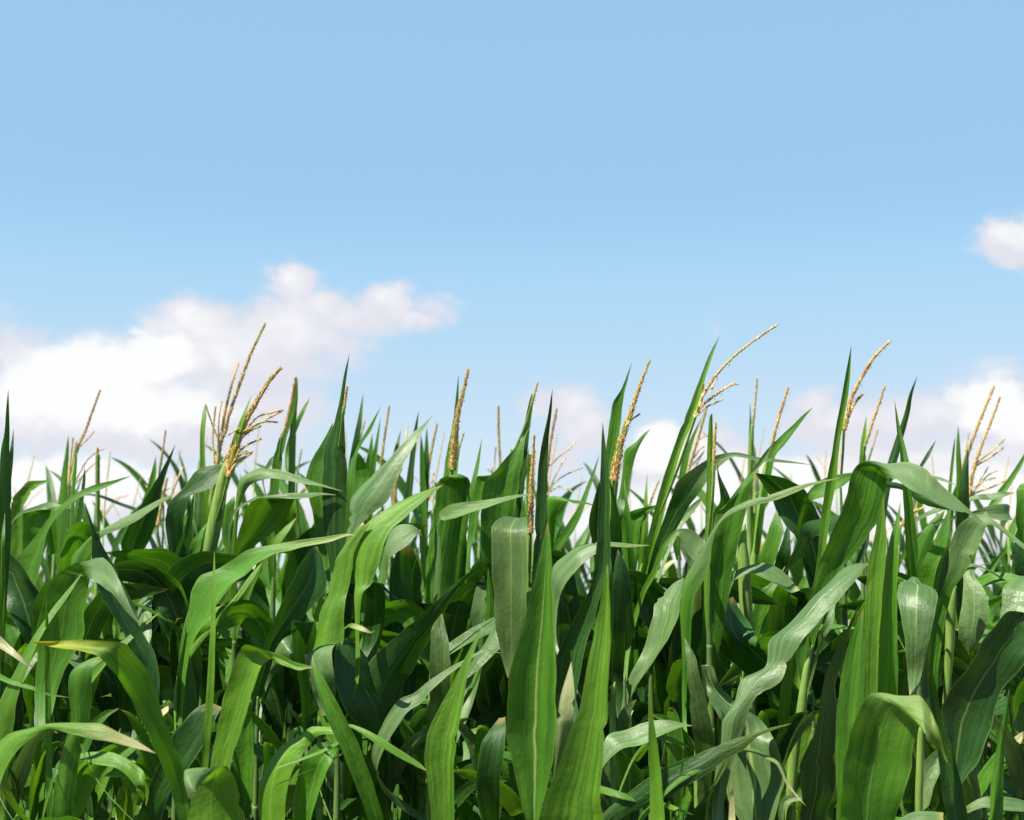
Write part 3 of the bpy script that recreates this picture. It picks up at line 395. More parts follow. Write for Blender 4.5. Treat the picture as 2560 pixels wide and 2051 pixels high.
('shadowed_leaf','D3',2.42,2.5,'p',.9,[(960,1400,1080,1400),(1000,1100,1180,1050),(1020,900,1240,850),(1130,750,1320,670),(1200,540,1520,560),(1400,430,1592,400),(1430,210,1722,200),(1640,10,1862,70),(1790,-170,1962,-80),(1950,-310,2062,-210),(2080,-400,2150,-300),(2190,-437,2230,-405),(2285,-428)],{'mid':1,'bz':[.3,.3,.4,.5,.7,.8,1,1.2,1.3,1.4,1.5,1.5,1.3]}),
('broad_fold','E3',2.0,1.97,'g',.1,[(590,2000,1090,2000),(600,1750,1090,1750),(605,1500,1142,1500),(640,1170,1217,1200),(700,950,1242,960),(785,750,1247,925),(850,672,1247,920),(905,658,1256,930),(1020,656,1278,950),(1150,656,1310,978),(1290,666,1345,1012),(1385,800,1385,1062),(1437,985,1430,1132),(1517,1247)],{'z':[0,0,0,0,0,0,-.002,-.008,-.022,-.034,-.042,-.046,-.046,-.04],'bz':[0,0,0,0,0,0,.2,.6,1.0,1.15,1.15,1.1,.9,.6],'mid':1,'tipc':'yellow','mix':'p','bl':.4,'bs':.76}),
('broad_fold','E3',2.16,2.16,'g',.5,[(570,2000,770,2000),(570,1750,760,1750),(578,1500,740,1500),(563,1100,770,1100),(600,600,810,600),(650,350,810,400),(720,120,806,150),(802,-60)]),
('broad_fold','E3',2.5,2.5,'d',-.8,[(260,1750,500,1750),(290,1500,562,1480),(300,1250,567,1100),(400,850,592,600),(460,500,645,350),(600,260,702,130),(762,-85)],{'mid':1}),
('striped_pair','E2',2.1,2.1,'y',.5,[(790,2300,900,2300),(802,1980,920,1980),(806,1700,930,1700),(810,1450,940,1450),(815,1150,962,1150),(840,850,987,850),(890,630,1002,640),(940,430,987,450),(970,282)],{'stripe':1,'fold':.45}),
('striped_pair','E2',2.12,2.12,'g',.35,[(900,2300,1090,2300),(912,1980,1097,1980),(932,1600,1094,1600),(952,1200,1088,1200),(985,850,1096,850),(1025,640,1107,620),(1076,470,1111,450),(1118,318)],{'stripe':1,'fold':.4}),
('hooked_hang','E2',2.62,2.55,'p',.5,[(1210,950,1260,960),(1150,995,1310,1030),(1084,1040,1427,1100),(1105,1230,1407,1250),(1150,1500,1352,1500),(1172,1750,1302,1750),(1190,1950,1250,1950)],{'mid':2,'up':1,'z':[.1,.04,0,-.02,-.02,0,0]}),
('hooked_hang','E2',2.8,2.8,'g',-.1,[(1225,1150,80),(1222,980,92),(1212,700,102),(1186,400,80),(1167,180,80),(1152,0,76),(1140,-100,60),(1102,-280,36),(1066,-535)],{'fold':.6}),
('hooked_hang','E2',2.9,2.85,'g',.7,[(1090,950,1100,1000),(1150,975,1160,1020),(1240,1010,1250,1040),(1370,1070)]),
('crossed_tips','E1',3.3,3.3,'d',.2,[(960,1700,80),(1000,1450,76),(1052,1250,76),(1112,1050,60),(1172,850,44),(1202,700,28),(1257,540)]),
('yellow_gold','E1',3.9,3.9,'y',.6,[(790,1450,66),(800,1260,60),(806,1080,44),(829,875)]),
('lone_tip','E1',4.1,4.1,'d',.3,[(1220,1450,40),(1275,1325,26),(1350,1200,34),(1417,1075)]),
('crossed_tips','E1',3.6,3.55,'p',.8,[(1240,1370,20),(1330,1385,26),(1460,1410,26),(1595,1465)]),
('crossed_tips','E2',3.15,3.1,'d',.0,[(1040,150,1080,210),(1180,190,1200,270),(1300,230,1290,340),(1450,300,1440,380),(1570,395)]),
('crossed_tips','E2',3.6,3.6,'g',.3,[(1200,1050,150),(1260,850,150),(1345,600,120),(1425,480,76),(1492,388)]),
('crossed_tips','E2',3.5,3.5,'g',.4,[(1320,1000,150),(1372,850,150),(1465,620,104),(1532,365)]),
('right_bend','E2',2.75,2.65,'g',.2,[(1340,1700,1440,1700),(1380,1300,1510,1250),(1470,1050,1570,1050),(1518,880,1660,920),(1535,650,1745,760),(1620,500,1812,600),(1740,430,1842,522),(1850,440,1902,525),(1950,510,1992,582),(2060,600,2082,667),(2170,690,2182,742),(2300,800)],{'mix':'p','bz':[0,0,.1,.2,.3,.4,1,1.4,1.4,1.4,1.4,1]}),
('right_bend','E2',2.9,2.9,'d',-.7,[(1290,1950,1400,1950),(1300,1750,1410,1750),(1370,1300,1510,1300),(1390,1050,1515,1000),(1460,800,1527,750),(1527,662)]),
('broad_dark','E3',2.5,2.55,'d',-.1,[(1520,1700,1600,1700),(1540,1430,1620,1440),(1500,1000,1745,1260),(1470,750,1875,960),(1620,500,1965,680),(1780,240,2160,440),(1930,60,2252,250),(2010,-30,2332,60),(2120,-42,2300,-40)],{'mid':1}),
('right_spear','E3',2.2,2.2,'g',.2,[(1915,1950,130),(1922,1725,120),(1932,1400,108),(1962,1100,70),(2000,850,44),(2033,615)],{'fold':.6}),
('leaning_strap','E3',2.15,2.15,'d',.1,[(1640,1950,190),(1600,1725,185),(1540,1400,180),(1482,1100,118),(1412,850,68),(1371,650,38),(1352,465)],{'fold':.45}),
('leaning_strap','E3',2.3,2.25,'p',1.2,[(1040,1800,1080,1850),(1200,1668,1220,1770),(1350,1652,1350,1740),(1480,1660,1480,1745)]),
('leaning_strap','E3',2.42,2.4,'p',1.1,[(1600,1680,1640,1720),(1660,1620,1690,1665),(1800,1540,1820,1622),(1960,1523,1990,1642),(2160,1560,2160,1655),(2300,1650)]),
('dark_dagger','E1',3.0,3.0,'d',-.2,[(1560,2050,1680,2050),(1580,1725,1692,1725),(1600,1520,1697,1520),(1640,1300,1692,1300),(1687,1127)]),
('branched_gold','E1',4.0,4.0,'g',.4,[(1600,1700,56),(1610,1400,50),(1602,1150,38),(1602,955)]),
('branched_gold','E1',3.8,3.8,'g',.5,[(1740,1850,1840,1800),(1800,1725,1882,1680),(1900,1560,1982,1560),(2020,1400,2082,1400),(2110,1270,2152,1270),(2210,1110)]),
('branched_gold','E1',3.4,3.35,'p',1,[(1690,1560,1700,1602),(1850,1528,1880,1582),(1980,1518,2000,1552),(2082,1524)]),
('branched_gold','E2',3.5,3.5,'p',.5,[(1740,395,1770,425),(1880,350,1900,462),(1990,330,2008,482),(2040,350,2050,470)]),
('branched_gold','E1',4.0,4.0,'g',.3,[(1520,1800,32),(1532,1500,30),(1560,1200,22),(1575,1060)]),
('branched_gold','E2',4.0,4.0,'g',.2,[(1780,1000,70),(1835,945,68),(1925,815,46),(2024,685)]),
('edge_right','E2',3.1,3.1,'g',.2,[(2050,900,2190,900),(2078,600,2220,600),(2088,350,2220,350),(2094,210,2215,200),(2138,163,2200,168)]),
('edge_right','E2',3.1,3.0,'g',.9,[(1590,1130,1650,1135),(1720,980,1750,1072),(1880,918,1900,1012),(2050,923,2050,987),(2200,970)]),
('edge_right','E2',2.9,2.85,'p',.5,[(2060,965,2300,965),(1980,1040,2270,1060),(1958,1200,2210,1240),(1948,1335,2060,1292)],{'up':1}),
('edge_right','E2',3.0,2.98,'p',.6,[(1650,900,1745,950),(1640,1060,1835,1080),(1620,1300,1862,1250),(1605,1460,1820,1430),(1690,1620)],{'mid':2,'up':1}),
('edge_right','E2',3.05,3.05,'d',-.2,[(2100,1100,2200,1100),(2080,900,2200,900),(2040,690,2120,720),(2060,650)]),
('white_rib_wide','D3',2.5,2.46,'p',.9,[(860,450,960,450),(890,580,1010,580),(930,720,1150,740),(1010,900,1352,860),(1080,1050,1472,1060),(1070,1250,1542,1230),(1090,1450,1567,1430),(1130,1650,1502,1640),(1250,1850,1450,1850)],{'mid':3,'up':1}),
('low_slant','D3',2.15,2.1,'d',.3,[(-120,1850,20,1900),(0,1690,200,1690),(260,1470,430,1600),(510,1300,640,1490),(850,1150,880,1350),(1000,1095,1070,1210),(1160,1030,1200,1140),(1300,988,1312,1032),(1450,944,1456,967),(1614,910)],{'stripe':1,'tipc':'yellow','edge':1}),
('low_slant','D3',2.12,2.08,'g',.7,[(1000,1190,50),(1120,1140,44),(1280,1138,32),(1400,1190,30),(1500,1250,28),(1570,1400,22),(1650,1510,14),(1732,1602)],{'tipc':'straw'}),
('low_slant','D3',2.2,2.15,'y',.9,[(-60,1430,-60,1500),(0,1430,0,1495),(150,1475,160,1540),(300,1530,310,1570),(420,1580)]),
('low_slant','D3',2.45,2.4,'d',-.5,[(680,1900,850,1900),(720,1700,900,1650),(880,1560,960,1420),(960,1400,1060,1250),(1050,1200)]),
('grass_spear','D3',2.05,2.05,'y',.4,[(495,1950,138),(482,1725,130),(470,1400,110),(447,1100,76),(431,900,44),(417,583)]),
('grass_spear','D3',2.1,2.1,'y',.5,[(625,1900,26),(637,1725,28),(661,1500,34),(691,1300,24),(704,1135)]),
('grass_spear','D3',2.1,2.1,'y',.5,[(1112,1900,70),(1111,1725,58),(1109,1500,30),(1108,1365)],{'tipc':'straw'}),
('grass_spear','D3',2.15,2.1,'y',.8,[(540,1600,44),(640,1630,36),(790,1680)]),
('grey_arch','D3',2.38,2.34,'p',1.2,[(-20,1250,20,1290),(60,1010,180,1120),(200,955,330,1080),(350,900,482,1020),(530,877,602,980),(680,904,692,942),(777,930)]),
('grey_arch','D3',2.42,2.4,'y',.9,[(400,1050,410,1090),(500,1010,500,1050),(620,1035,610,1080),(750,1112)]),
('grey_arch','D3',2.5,2.45,'d',-.6,[(180,1700,330,1700),(150,1400,380,1400),(130,1180,340,1300),(120,1080,200,1150)],{'mid':1}),
('husk_stalk','D3',2.75,2.75,'y',.2,[(1500,800,1600,800),(1540,500,1640,500),(1570,300,1660,300),(1640,160,1700,200),(1720,60)]),
('husk_stalk','D3',2.65,2.65,'p',.8,[(1850,250,30),(1870,170,60),(1930,60,70),(1960,-60,40),(1990,-130)]),
('husk_stalk','D3',2.7,2.65,'p',.6,[(1640,1500,1700,1560),(1760,1500,1850,1600),(1880,1380,1980,1480),(1960,1250,2040,1330)]),
('ridge_stem','D2',2.9,2.85,'p',1.3,[(1080,1060,1095,1080),(1110,985,1125,1000),(1130,905,1140,975),(1250,858,1255,915),(1390,843,1380,962),(1520,908,1500,1032),(1640,1018,1600,1092),(1684,1064)]),
('ridge_stem','D2',2.92,2.95,'d',-1,[(1620,2300,1720,2250),(1400,1900,1700,1900),(1000,1560,1402,1600),(1030,1330,1262,1350),(1080,1130,1122,1120)],{'mid':1}),
('ridge_stem','D2',3.1,3.1,'g',.4,[(1220,1500,1330,1500),(1260,1330,1400,1330),(1340,1080,1450,1100),(1440,1000,1500,1010),(1560,860)]),
]
# stalks traced where the photograph shows them: (plant, tile, distance, points from low to high)
ST = [
('thick_stalk','A2',3.36,[(1700,1250,92),(1735,900,98),(1790,600,124),(1842,330,116),(1885,100,88),(1925,-30,58),(1960,-140,34)]),
('tallest_left','A2',4.02,[(1755,700,52),(1768,420,52),(1800,170,50),(1822,20,42),(1850,-120,30)]),
('ridge_stem','D2',3.0,[(1245,1600,108),(1232,1250,112),(1215,900,106),(1200,650,92),(1222,500,60)]),
('husk_stalk','D3',2.72,[(1600,1700,82),(1640,1100,92),(1690,850,90),(1740,450,78),(1790,250,60)]),
('closed_stem','A2',4.2,[(822,800,44),(822,300,40),(822,0,38),(824,-80,34)]),
('leaf_and_gold','D2',3.72,[(1290,900,62),(1320,700,62),(1352,400,70),(1400,70,68),(1440,-100,46)]),
('bare_stem','D1',4.2,[(1255,1700,42),(1265,1300,42),(1273,1100,44),(1283,950,28)]),
('golden_sheath','C1',3.4,[(1760,1900,80),(1785,1620,72),(1810,1420,60),(1830,1250,40)]),
('hanging_shine','B3',2.76,[(1012,1300,56),(1012,1080,56),(1014,800,52),(1010,600,40)]),
('dark_slope','C3',2.78,[(250,1200,52),(248,800,40),(252,540,26),(256,330,18)]),
('right_bend','E3',2.78,[(1500,900,70),(1510,600,64),(1530,250,80),(1545,-100,104),(1580,-250,90)]),
('leaning_tall','D2',3.32,[(270,1400,56),(310,1100,54),(345,920,50),(380,740,40)]),
('dry_whip','D3',2.5,[(835,1650,84),(828,1300,80),(822,1100,60),(810,950,36)]),
('grass_spear','C3',2.6,[(1790,900,60),(1800,640,56),(1812,560,40)]),
('broad_fold','E3',2.3,[(1270,1800,66),(1275,1400,66),(1285,1000,64),(1290,930,50)]),
('braided_tassel','C2',2.99,[(1085,1300,40),(1086,800,46),(1094,500,42),(1100,250,36)]),
]
# tassels: (plant, tile, distance, main spike points, width low, width high, side branches [(points, width)])
TS = [
('thick_stalk','B1',3.3,[(240,1385),(280,1220),(335,1040),(400,890),(510,700),(600,560),(690,465)],74,30,[([(350,1040),(480,890),(600,850),(705,825)],15),([(365,1030),(470,960),(590,890),(700,830)],15),([(380,1000),(480,945),(560,925),(655,930)],15),([(320,1190),(370,1140),(420,1110),(515,1070)],24),([(300,1210),(370,1195),(450,1180)],16),([(240,1375),(290,1290),(360,1240),(440,1190)],20),([(235,1385),(255,1280),(290,1140)],30),([(300,1130),(240,1180),(195,1260)],16),([(330,980),(280,1010),(235,1035)],13),([(250,1330),(300,1230),(335,1155)],24),([(262,1290),(238,1200),(252,1100)],20),([(330,1080),(430,1000),(520,960)],13),([(290,1250),(350,1200),(402,1168)],17),([(250,1360),(225,1290),(235,1200)],18)]),
('tallest_left','B1',4.0,[(140,1290),(180,1080),(215,1000),(240,880),(330,620),(420,370),(500,200),(553,88)],38,24,[([(185,1000),(200,900),(225,780),(270,600),(326,425)],28),([(155,1080),(100,940),(44,775)],13),([(120,1270),(107,1050),(132,795)],22),([(150,1150),(162,880),(186,750)],11),([(215,1010),(200,900),(210,800)],14),([(150,1240),(160,1050),(200,1000)],14)]),
('airy_tassel','A1',4.6,[(640,1190),(665,1120),(720,1000),(770,860),(847,648)],30,18,[([(560,1540),(590,1300),(615,1055)],22),([(575,1450),(605,1300),(640,1095)],20),([(670,1140),(740,1070),(802,998)],8),([(600,1500),(720,1270),(800,1190),(882,1153)],9),([(640,1450),(750,1320),(852,1230)],9),([(590,1420),(610,1330),(620,1250)],16)]),
('closed_stem','A1',4.2,[(822,1330),(822,1240),(822,1145)],32,20,[]),
('black_tip','A1',4.8,[(1340,1360),(1370,1180),(1396,988)],24,16,[([(1250,1500),(1235,1470),(1215,1455)],8)]),
('brown_double','A1',4.6,[(1330,1800),(1390,1480),(1412,1390)],36,22,[([(1410,1600),(1450,1530),(1500,1400),(1542,1305)],20)]),
('slim_tassel','B1',3.78,[(690,1060),(715,980),(765,780),(806,545)],32,24,[]),
('tall_spear','B1',3.08,[(1205,860),(1218,780),(1240,618)],30,22,[]),
('faint_gold','B1',5.0,[(1320,1160),(1355,1040),(1392,905)],22,14,[]),
('thin_brown','B1',4.8,[(1510,1420),(1530,1240),(1562,1000),(1596,782)],28,20,[]),
('half_hidden','B1',4.6,[(1640,1620),(1652,1430),(1700,1310)],38,24,[([(1700,1260),(1730,1100),(1746,955)],22)]),
('grey_tassel','B1',4.6,[(1900,1520),(1915,1400),(1935,1240),(1998,935)],34,18,[([(1920,1500),(1950,1420),(1972,1360)],12)]),
('faint_stem','B1',5.0,[(812,1500),(825,1330),(856,1155)],18,14,[]),
('fuzzy_brown','C1',3.45,[(440,1330),(452,1150),(468,980),(500,800),(545,620),(576,478)],70,26,[([(485,1240),(500,1150),(542,1008)],13)]),
('swan_leaf','C1',3.38,[(1105,790),(1130,700),(1161,588)],26,18,[]),
('pink_tassel','C1',5.2,[(852,1420),(842,1250),(830,1000),(829,788)],28,20,[([(790,1400),(798,1250),(808,1130)],9),([(775,1400),(778,1350),(776,1310)],9)]),
('braided_tassel','C1',2.93,[(1098,1860),(1102,1700),(1108,1400),(1122,1200),(1131,1028)],58,22,[]),
('wispy_tassel','C1',4.5,[(1235,1350),(1255,1180),(1285,1000),(1322,805)],32,22,[([(1245,1310),(1350,1210),(1420,1160),(1485,1085)],8),([(1250,1510),(1320,1360),(1400,1215)],9),([(1235,1560),(1300,1440),(1400,1370),(1545,1310)],9),([(1240,1540),(1340,1470),(1460,1520)],8)]),
('golden_sheath','C1',3.32,[(1800,1420),(1830,1250),(1862,1090),(1905,960),(1950,830),(2020,620),(2108,396)],80,18,[([(1900,960),(1960,900),(2022,858)],20),([(1925,940),(1950,880),(1972,800)],14)]),
('leaning_tall','D1',3.2,[(815,850),(860,720),(950,570),(1050,450),(1180,330),(1300,240),(1400,170),(1502,103)],34,18,[([(795,880),(870,780),(1000,680),(1105,615),(1175,608)],30),([(795,890),(900,800),(1062,728)],11),([(840,790),(860,690),(876,600)],14),([(930,680),(955,620),(995,545)],14)]),
('orange_tassel','D1',4.4,[(730,1370),(790,1180),(850,980),(905,780)],34,22,[([(790,1230),(840,1160),(885,1130)],10),([(780,1290),(830,1230),(880,1170)],9),([(800,1320),(840,1230),(870,1190)],9),([(810,1100),(870,1050),(940,1030)],8)]),
('pink_low','D1',4.9,[(400,1700),(440,1560),(500,1410)],26,16,[]),
('green_spike','D1',2.78,[(955,1430),(958,1250),(965,1080),(974,928)],34,26,[]),
('bare_stem','D1',4.2,[(1283,1010),(1295,870),(1308,740),(1323,555)],26,16,[]),
('leaf_and_gold','D1',3.68,[(1448,1120),(1475,1000),(1515,860),(1586,632)],36,24,[]),
('red_tassel','E1',3.42,[(640,990),(670,880),(705,720),(790,550),(880,400),(960,310),(1037,238)],44,24,[([(650,940),(690,850),(730,770),(802,685)],34)]),
('yellow_gold','E1',3.85,[(815,1130),(850,1030),(890,900),(940,760),(987,618)],30,20,[]),
('dull_brown','E1',5.0,[(840,1270),(880,1140),(926,988)],18,12,[]),
('branched_gold','E1',4.05,[(1700,1560),(1720,1370),(1800,1120),(1880,920),(1953,718)],38,20,[([(1740,1290),(1850,1200),(1930,1130),(2002,1068)],15),([(1730,1310),(1880,1220),(1986,1143)],17),([(1710,1490),(1830,1420),(1922,1398)],9),([(1705,1540),(1900,1470),(2000,1420),(2082,1398)],15),([(1750,1500),(1850,1380),(1950,1330)],8),([(1710,1560),(1800,1400),(1860,1300)],8)]),
('orange_twin','E1',4.3,[(1640,1400),(1690,1180),(1790,900),(1906,622)],32,24,[([(1620,1370),(1660,1200),(1692,1015)],16)]),
('yellow_low','E2',4.4,[(1120,520),(1200,420),(1330,360)],40,18,[]),
]
# ------------------------------------------------------------------ mesh helpers
def catmull(vals, sub):
    """smooth a list of tuples of Vectors / floats"""
    out = []; n = len(vals)
    for i in range(n - 1):
        p0, p1, p2, p3 = vals[max(i - 1, 0)], vals[i], vals[i + 1], vals[min(i + 2, n - 1)]
        for k in range(sub):
            t = k / sub; t2, t3 = t * t, t * t * t
            row = []
            for a, b, c, d in zip(p0, p1, p2, p3):
                m1, m2 = (c - a) * .42, (d - b) * .42
                row.append(b * (2 * t3 - 3 * t2 + 1) + m1 * (t3 - 2 * t2 + t) + c * (-2 * t3 + 3 * t2) + m2 * (t3 - t2))
            out.append(tuple(row))
    out.append(tuple(vals[-1])); return out

def mesh_obj(name, verts, faces, mats, parent=None, uvs=None, smooth=True, mi=None):
    me = bpy.data.meshes.new(name); me.from_pydata([tuple(v) for v in verts], [], faces)
    for m in mats: me.materials.append(m)
    if smooth: me.polygons.foreach_set('use_smooth', [True] * len(me.polygons))
    if mi: me.polygons.foreach_set('material_index', mi)
    if uvs:
        l = me.uv_layers.new(name='UVMap'); flat = []
        for p in me.polygons:
            for vi in p.vertices: flat += uvs[vi]
        l.data.foreach_set('uv', flat)
    me.update()
    o = bpy.data.objects.new(name, me); COL.objects.link(o)
    if parent: o.parent = parent
    return o

NX = 8
def ribbon(rows, fold, rnd, sub=5):
    """rows: (left, right) world points -> verts, faces, uvs of a blade with a pressed-in midrib and wavy margins"""
    sm = catmull(rows, sub); n = len(sm)
    cen = [(a + b) * .5 for a, b in sm]
    L = [0.]
    for i in range(1, n): L.append(L[-1] + (cen[i] - cen[i - 1]).length)
    tot = max(L[-1], 1e-4); ph = rnd.uniform(0, 6.3); ph2 = rnd.uniform(0, 6.3); fr = rnd.uniform(7, 13)
    verts, uvs, faces = [], [], []
    pn = None
    nick = {rnd.randrange(n): rnd.uniform(.06, .2) for _ in range(rnd.choice((0, 0, 1, 2, 3)))}
    for i, (a, b) in enumerate(sm):
        t = cen[min(i + 1, n - 1)] - cen[max(i - 1, 0)]
        ac = b - a; w = ac.length
        nr = ac.cross(t)
        nr = nr.normalized() if nr.length > 1e-9 else (pn or Vector((0, -1, 0)))
        if pn and nr.dot(pn) < 0 and False: nr = -nr
        pn = nr
        if w > .012:       # small irregularities and torn nicks of the margins
            ea = .012 * math.sin(L[i] * 130 + ph) + .012 * math.sin(L[i] * 71 + ph2) + .012
            eb = .012 * math.sin(L[i] * 117 + ph2) + .012 * math.sin(L[i] * 83 + ph) + .012
            if i in nick: (ea, eb) = (ea + nick[i], eb) if i % 2 else (ea, eb + nick[i])
            a, b = a + ac * max(0, ea), b - ac * max(0, eb); ac = b - a
        for j in range(NX + 1):
            s = j / NX * 2 - 1
            prof = (1 - abs(s) ** 1.25) * fold * w * .5
            e = ph if s > 0 else ph2
            wave = abs(s) ** 2 * w * (.05 * math.sin(L[i] * fr * 2 + e) + .045 * math.sin(L[i] * fr * 4.7 + e * 2) * math.sin(L[i] * 9 + e)) + w * .03 * math.sin(L[i] * 21 + ph + s * 2.)
            verts.append(a + ac * (j / NX) + nr * (-prof + wave)); uvs.append((j / NX, L[i] / tot))
    for i in range(n - 1):
        for j in range(NX):
            q = i * (NX + 1) + j; faces.append((q, q + 1, q + NX + 2, q + NX + 1))
    return verts, faces, uvs

def tube(pts, rad, seg=10, cap=True):
    verts, faces = [], []; n = len(pts)
    for i, p in enumerate(pts):
        t = (pts[min(i + 1, n - 1)] - pts[max(i - 1, 0)]).normalized()
        x = t.cross(Vector((0, 1, 0))); x = x.normalized() if x.length > .1 else t.cross(Vector((1, 0, 0))).normalized()
        y = t.cross(x)
        for k in range(seg):
            a = k / seg * 2 * math.pi
            verts.append(p + (x * math.cos(a) + y * math.sin(a)) * rad[i])
    for i in range(n - 1):
        for k in range(seg):
            a, b = i * seg + k, i * seg + (k + 1) % seg
            faces.append((a, b, b + seg, a + seg))
    if cap:
        faces.append(tuple(reversed(range(seg)))); faces.append(tuple(range((n - 1) * seg, n * seg)))
    return verts, faces

def resample(pts, step):
    out = [pts[0]]; 
    sm = [p[0] for p in catmull([(p,) for p in pts], 12)]
    acc = 0
    for a, b in zip(sm, sm[1:]):
        d = (b - a).length; 
        if d < 1e-9: continue
        pos = step - acc
        while pos <= d:
            out.append(a + (b - a) * (pos / d)); pos += step
        acc = (acc + d) % step
    return out

def spikelets(pts, r0, r1, rnd, per=5, step=.0036, anth=.10):
    """a tassel spike: thin axis, packed pointed spikelets, a few dangling anthers"""
    ax = resample(pts, step); n = len(ax)
    if n < 3: ax = [pts[0], (pts[0] + pts[-1]) * .5, pts[-1]]; n = 3
    rad = [r0 + (r1 - r0) * (i / (n - 1)) for i in range(n)]
    rad = [q * 1.4 + .0006 for q in rad]
    verts, faces = tube(ax, [max(.0008, r * .5) * (1 - .5 * i / n) for i, r in enumerate(rad)], 6)
    mi = [0] * len(faces)
    for i in range(n - 1):
        t = (ax[min(i + 1, n - 1)] - ax[max(i - 1, 0)]).normalized()
        x = t.cross(Vector((.3, 1, .2))).normalized(); y = t.cross(x)
        r = rad[i]
        for k in range(per):
            a = (k + .5 * (i % 2)) / per * 6.283 + rnd.uniform(-.4, .4)
            o = x * math.cos(a) + y * math.sin(a)
            ln = rnd.uniform(.0095, .0135) * (.6 + .4 * min(1, r / .004)); wd = rnd.uniform(.0013, .0021) * (.65 + .35 * min(1, r / .004))
            d = (t * 1.0 + o * rnd.uniform(.25, .75)).normalized()
            c = ax[i] + o * max(.0006, r - ln * .35) * rnd.uniform(.55, 1)
            s = d.cross(o); s = s.normalized() if s.length > .01 else x
            q = d.cross(s); b = len(verts)
            verts += [c - d * ln * .45, c + s * wd, c + q * wd * .8, c - s * wd, c - q * wd * .8, c + d * ln * .55]
            for e in range(4):
                faces.append((b, b + 1 + (e + 1) % 4, b + 1 + e)); faces.append((b + 5, b + 1 + e, b + 1 + (e + 1) % 4)); mi += [0, 0]
            if rnd.random() < anth and .08 < i / n < .92:
                h = ax[i] + o * r * .9 + Vector((0, 0, -1)) * rnd.uniform(.002, .006); dd = (Vector((0, 0, -1)) + o * .5).normalized()
                s = dd.cross(x).normalized(); q = dd.cross(s); b = len(verts); ln = .0045; wd = .0009
                verts += [h - dd * ln * .5, h + s * wd, h + q * wd, h - s * wd, h - q * wd, h + dd * ln * .5]
                for e in range(4):
                    faces.append((b, b + 1 + (e + 1) % 4, b + 1 + e)); faces.append((b + 5, b + 1 + e, b + 1 + (e + 1) % 4)); mi += [1, 1]
    return verts, faces, mi

def local(vs, o): return [v - o for v in vs]
def leaf_props(o, rib=.35, stripe=0., lit_pale=0., dry=0., yellow=0., point=1., lit_start=.52):
    o['rib'] = float(rib); o['stripe'] = float(stripe); o['lit_pale'] = float(lit_pale); o['dry'] = float(dry); o['yellow'] = float(yellow); o['point'] = float(point); o['lit_start'] = float(lit_start)

# ------------------------------------------------------------------ the plants traced one by one
ROOT, STALKS, EMP = {}, {}, {}
for k, (u, d, label) in PLANTS.items():
    p = at(u, 1532, d); base = Vector((p.x, p.y, 0))
    e = bpy.data.objects.new('corn_plant', None); COL.objects.link(e); e.location = base; e.empty_display_size = .1
    e['label'] = label; e['category'] = 'corn plant'; e['group'] = 'corn plants in the front rows'
    ROOT[k] = base; EMP[k] = e
for (k, tile, d, pts) in ST:
    out = []
    for (x, y, w) in pts:
        u, v = tp(tile, x, y); out.append((at(u, v, d), w * K * PXM * d * .5))
    g = Vector((out[0][0].x * .5 + ROOT[k].x * .5, out[0][0].y * .5 + ROOT[k].y * .5, 0)); EMP[k].location = g; ROOT[k] = g
    r0 = max(.011, min(out[0][1], .019))
    p0 = out[0][0]
    pre = [(g + (p0 - g) * f + Vector((0, 0, 0)), r0 + (out[0][1] - r0) * f) for f in (0, .3, .6, .85)]
    if k not in ('thick_stalk', 'tallest_left', 'golden_sheath', 'bare_stem', 'leaf_and_gold', 'closed_stem'):
        out[-1] = (out[-1][0], out[-1][1] * .2); out[-2] = (out[-2][0], out[-2][1] * .75)
    STALKS[k] = pre + out
def stalk_at(k, z):
    if k in STALKS:
        s = STALKS[k]
        for (a, ra), (b, rb) in zip(s, s[1:]):
            if a.z <= z <= b.z and b.z > a.z: return a + (b - a) * ((z - a.z) / (b.z - a.z))
        return s[-1][0] if z > s[-1][0].z else s[0][0]
    return Vector((ROOT[k].x, ROOT[k].y, z))
TOP = {}
def interp(arr, f):
    x = f * (len(arr) - 1); i = min(int(x), len(arr) - 2); return arr[i] + (arr[i + 1] - arr[i]) * (x - i)

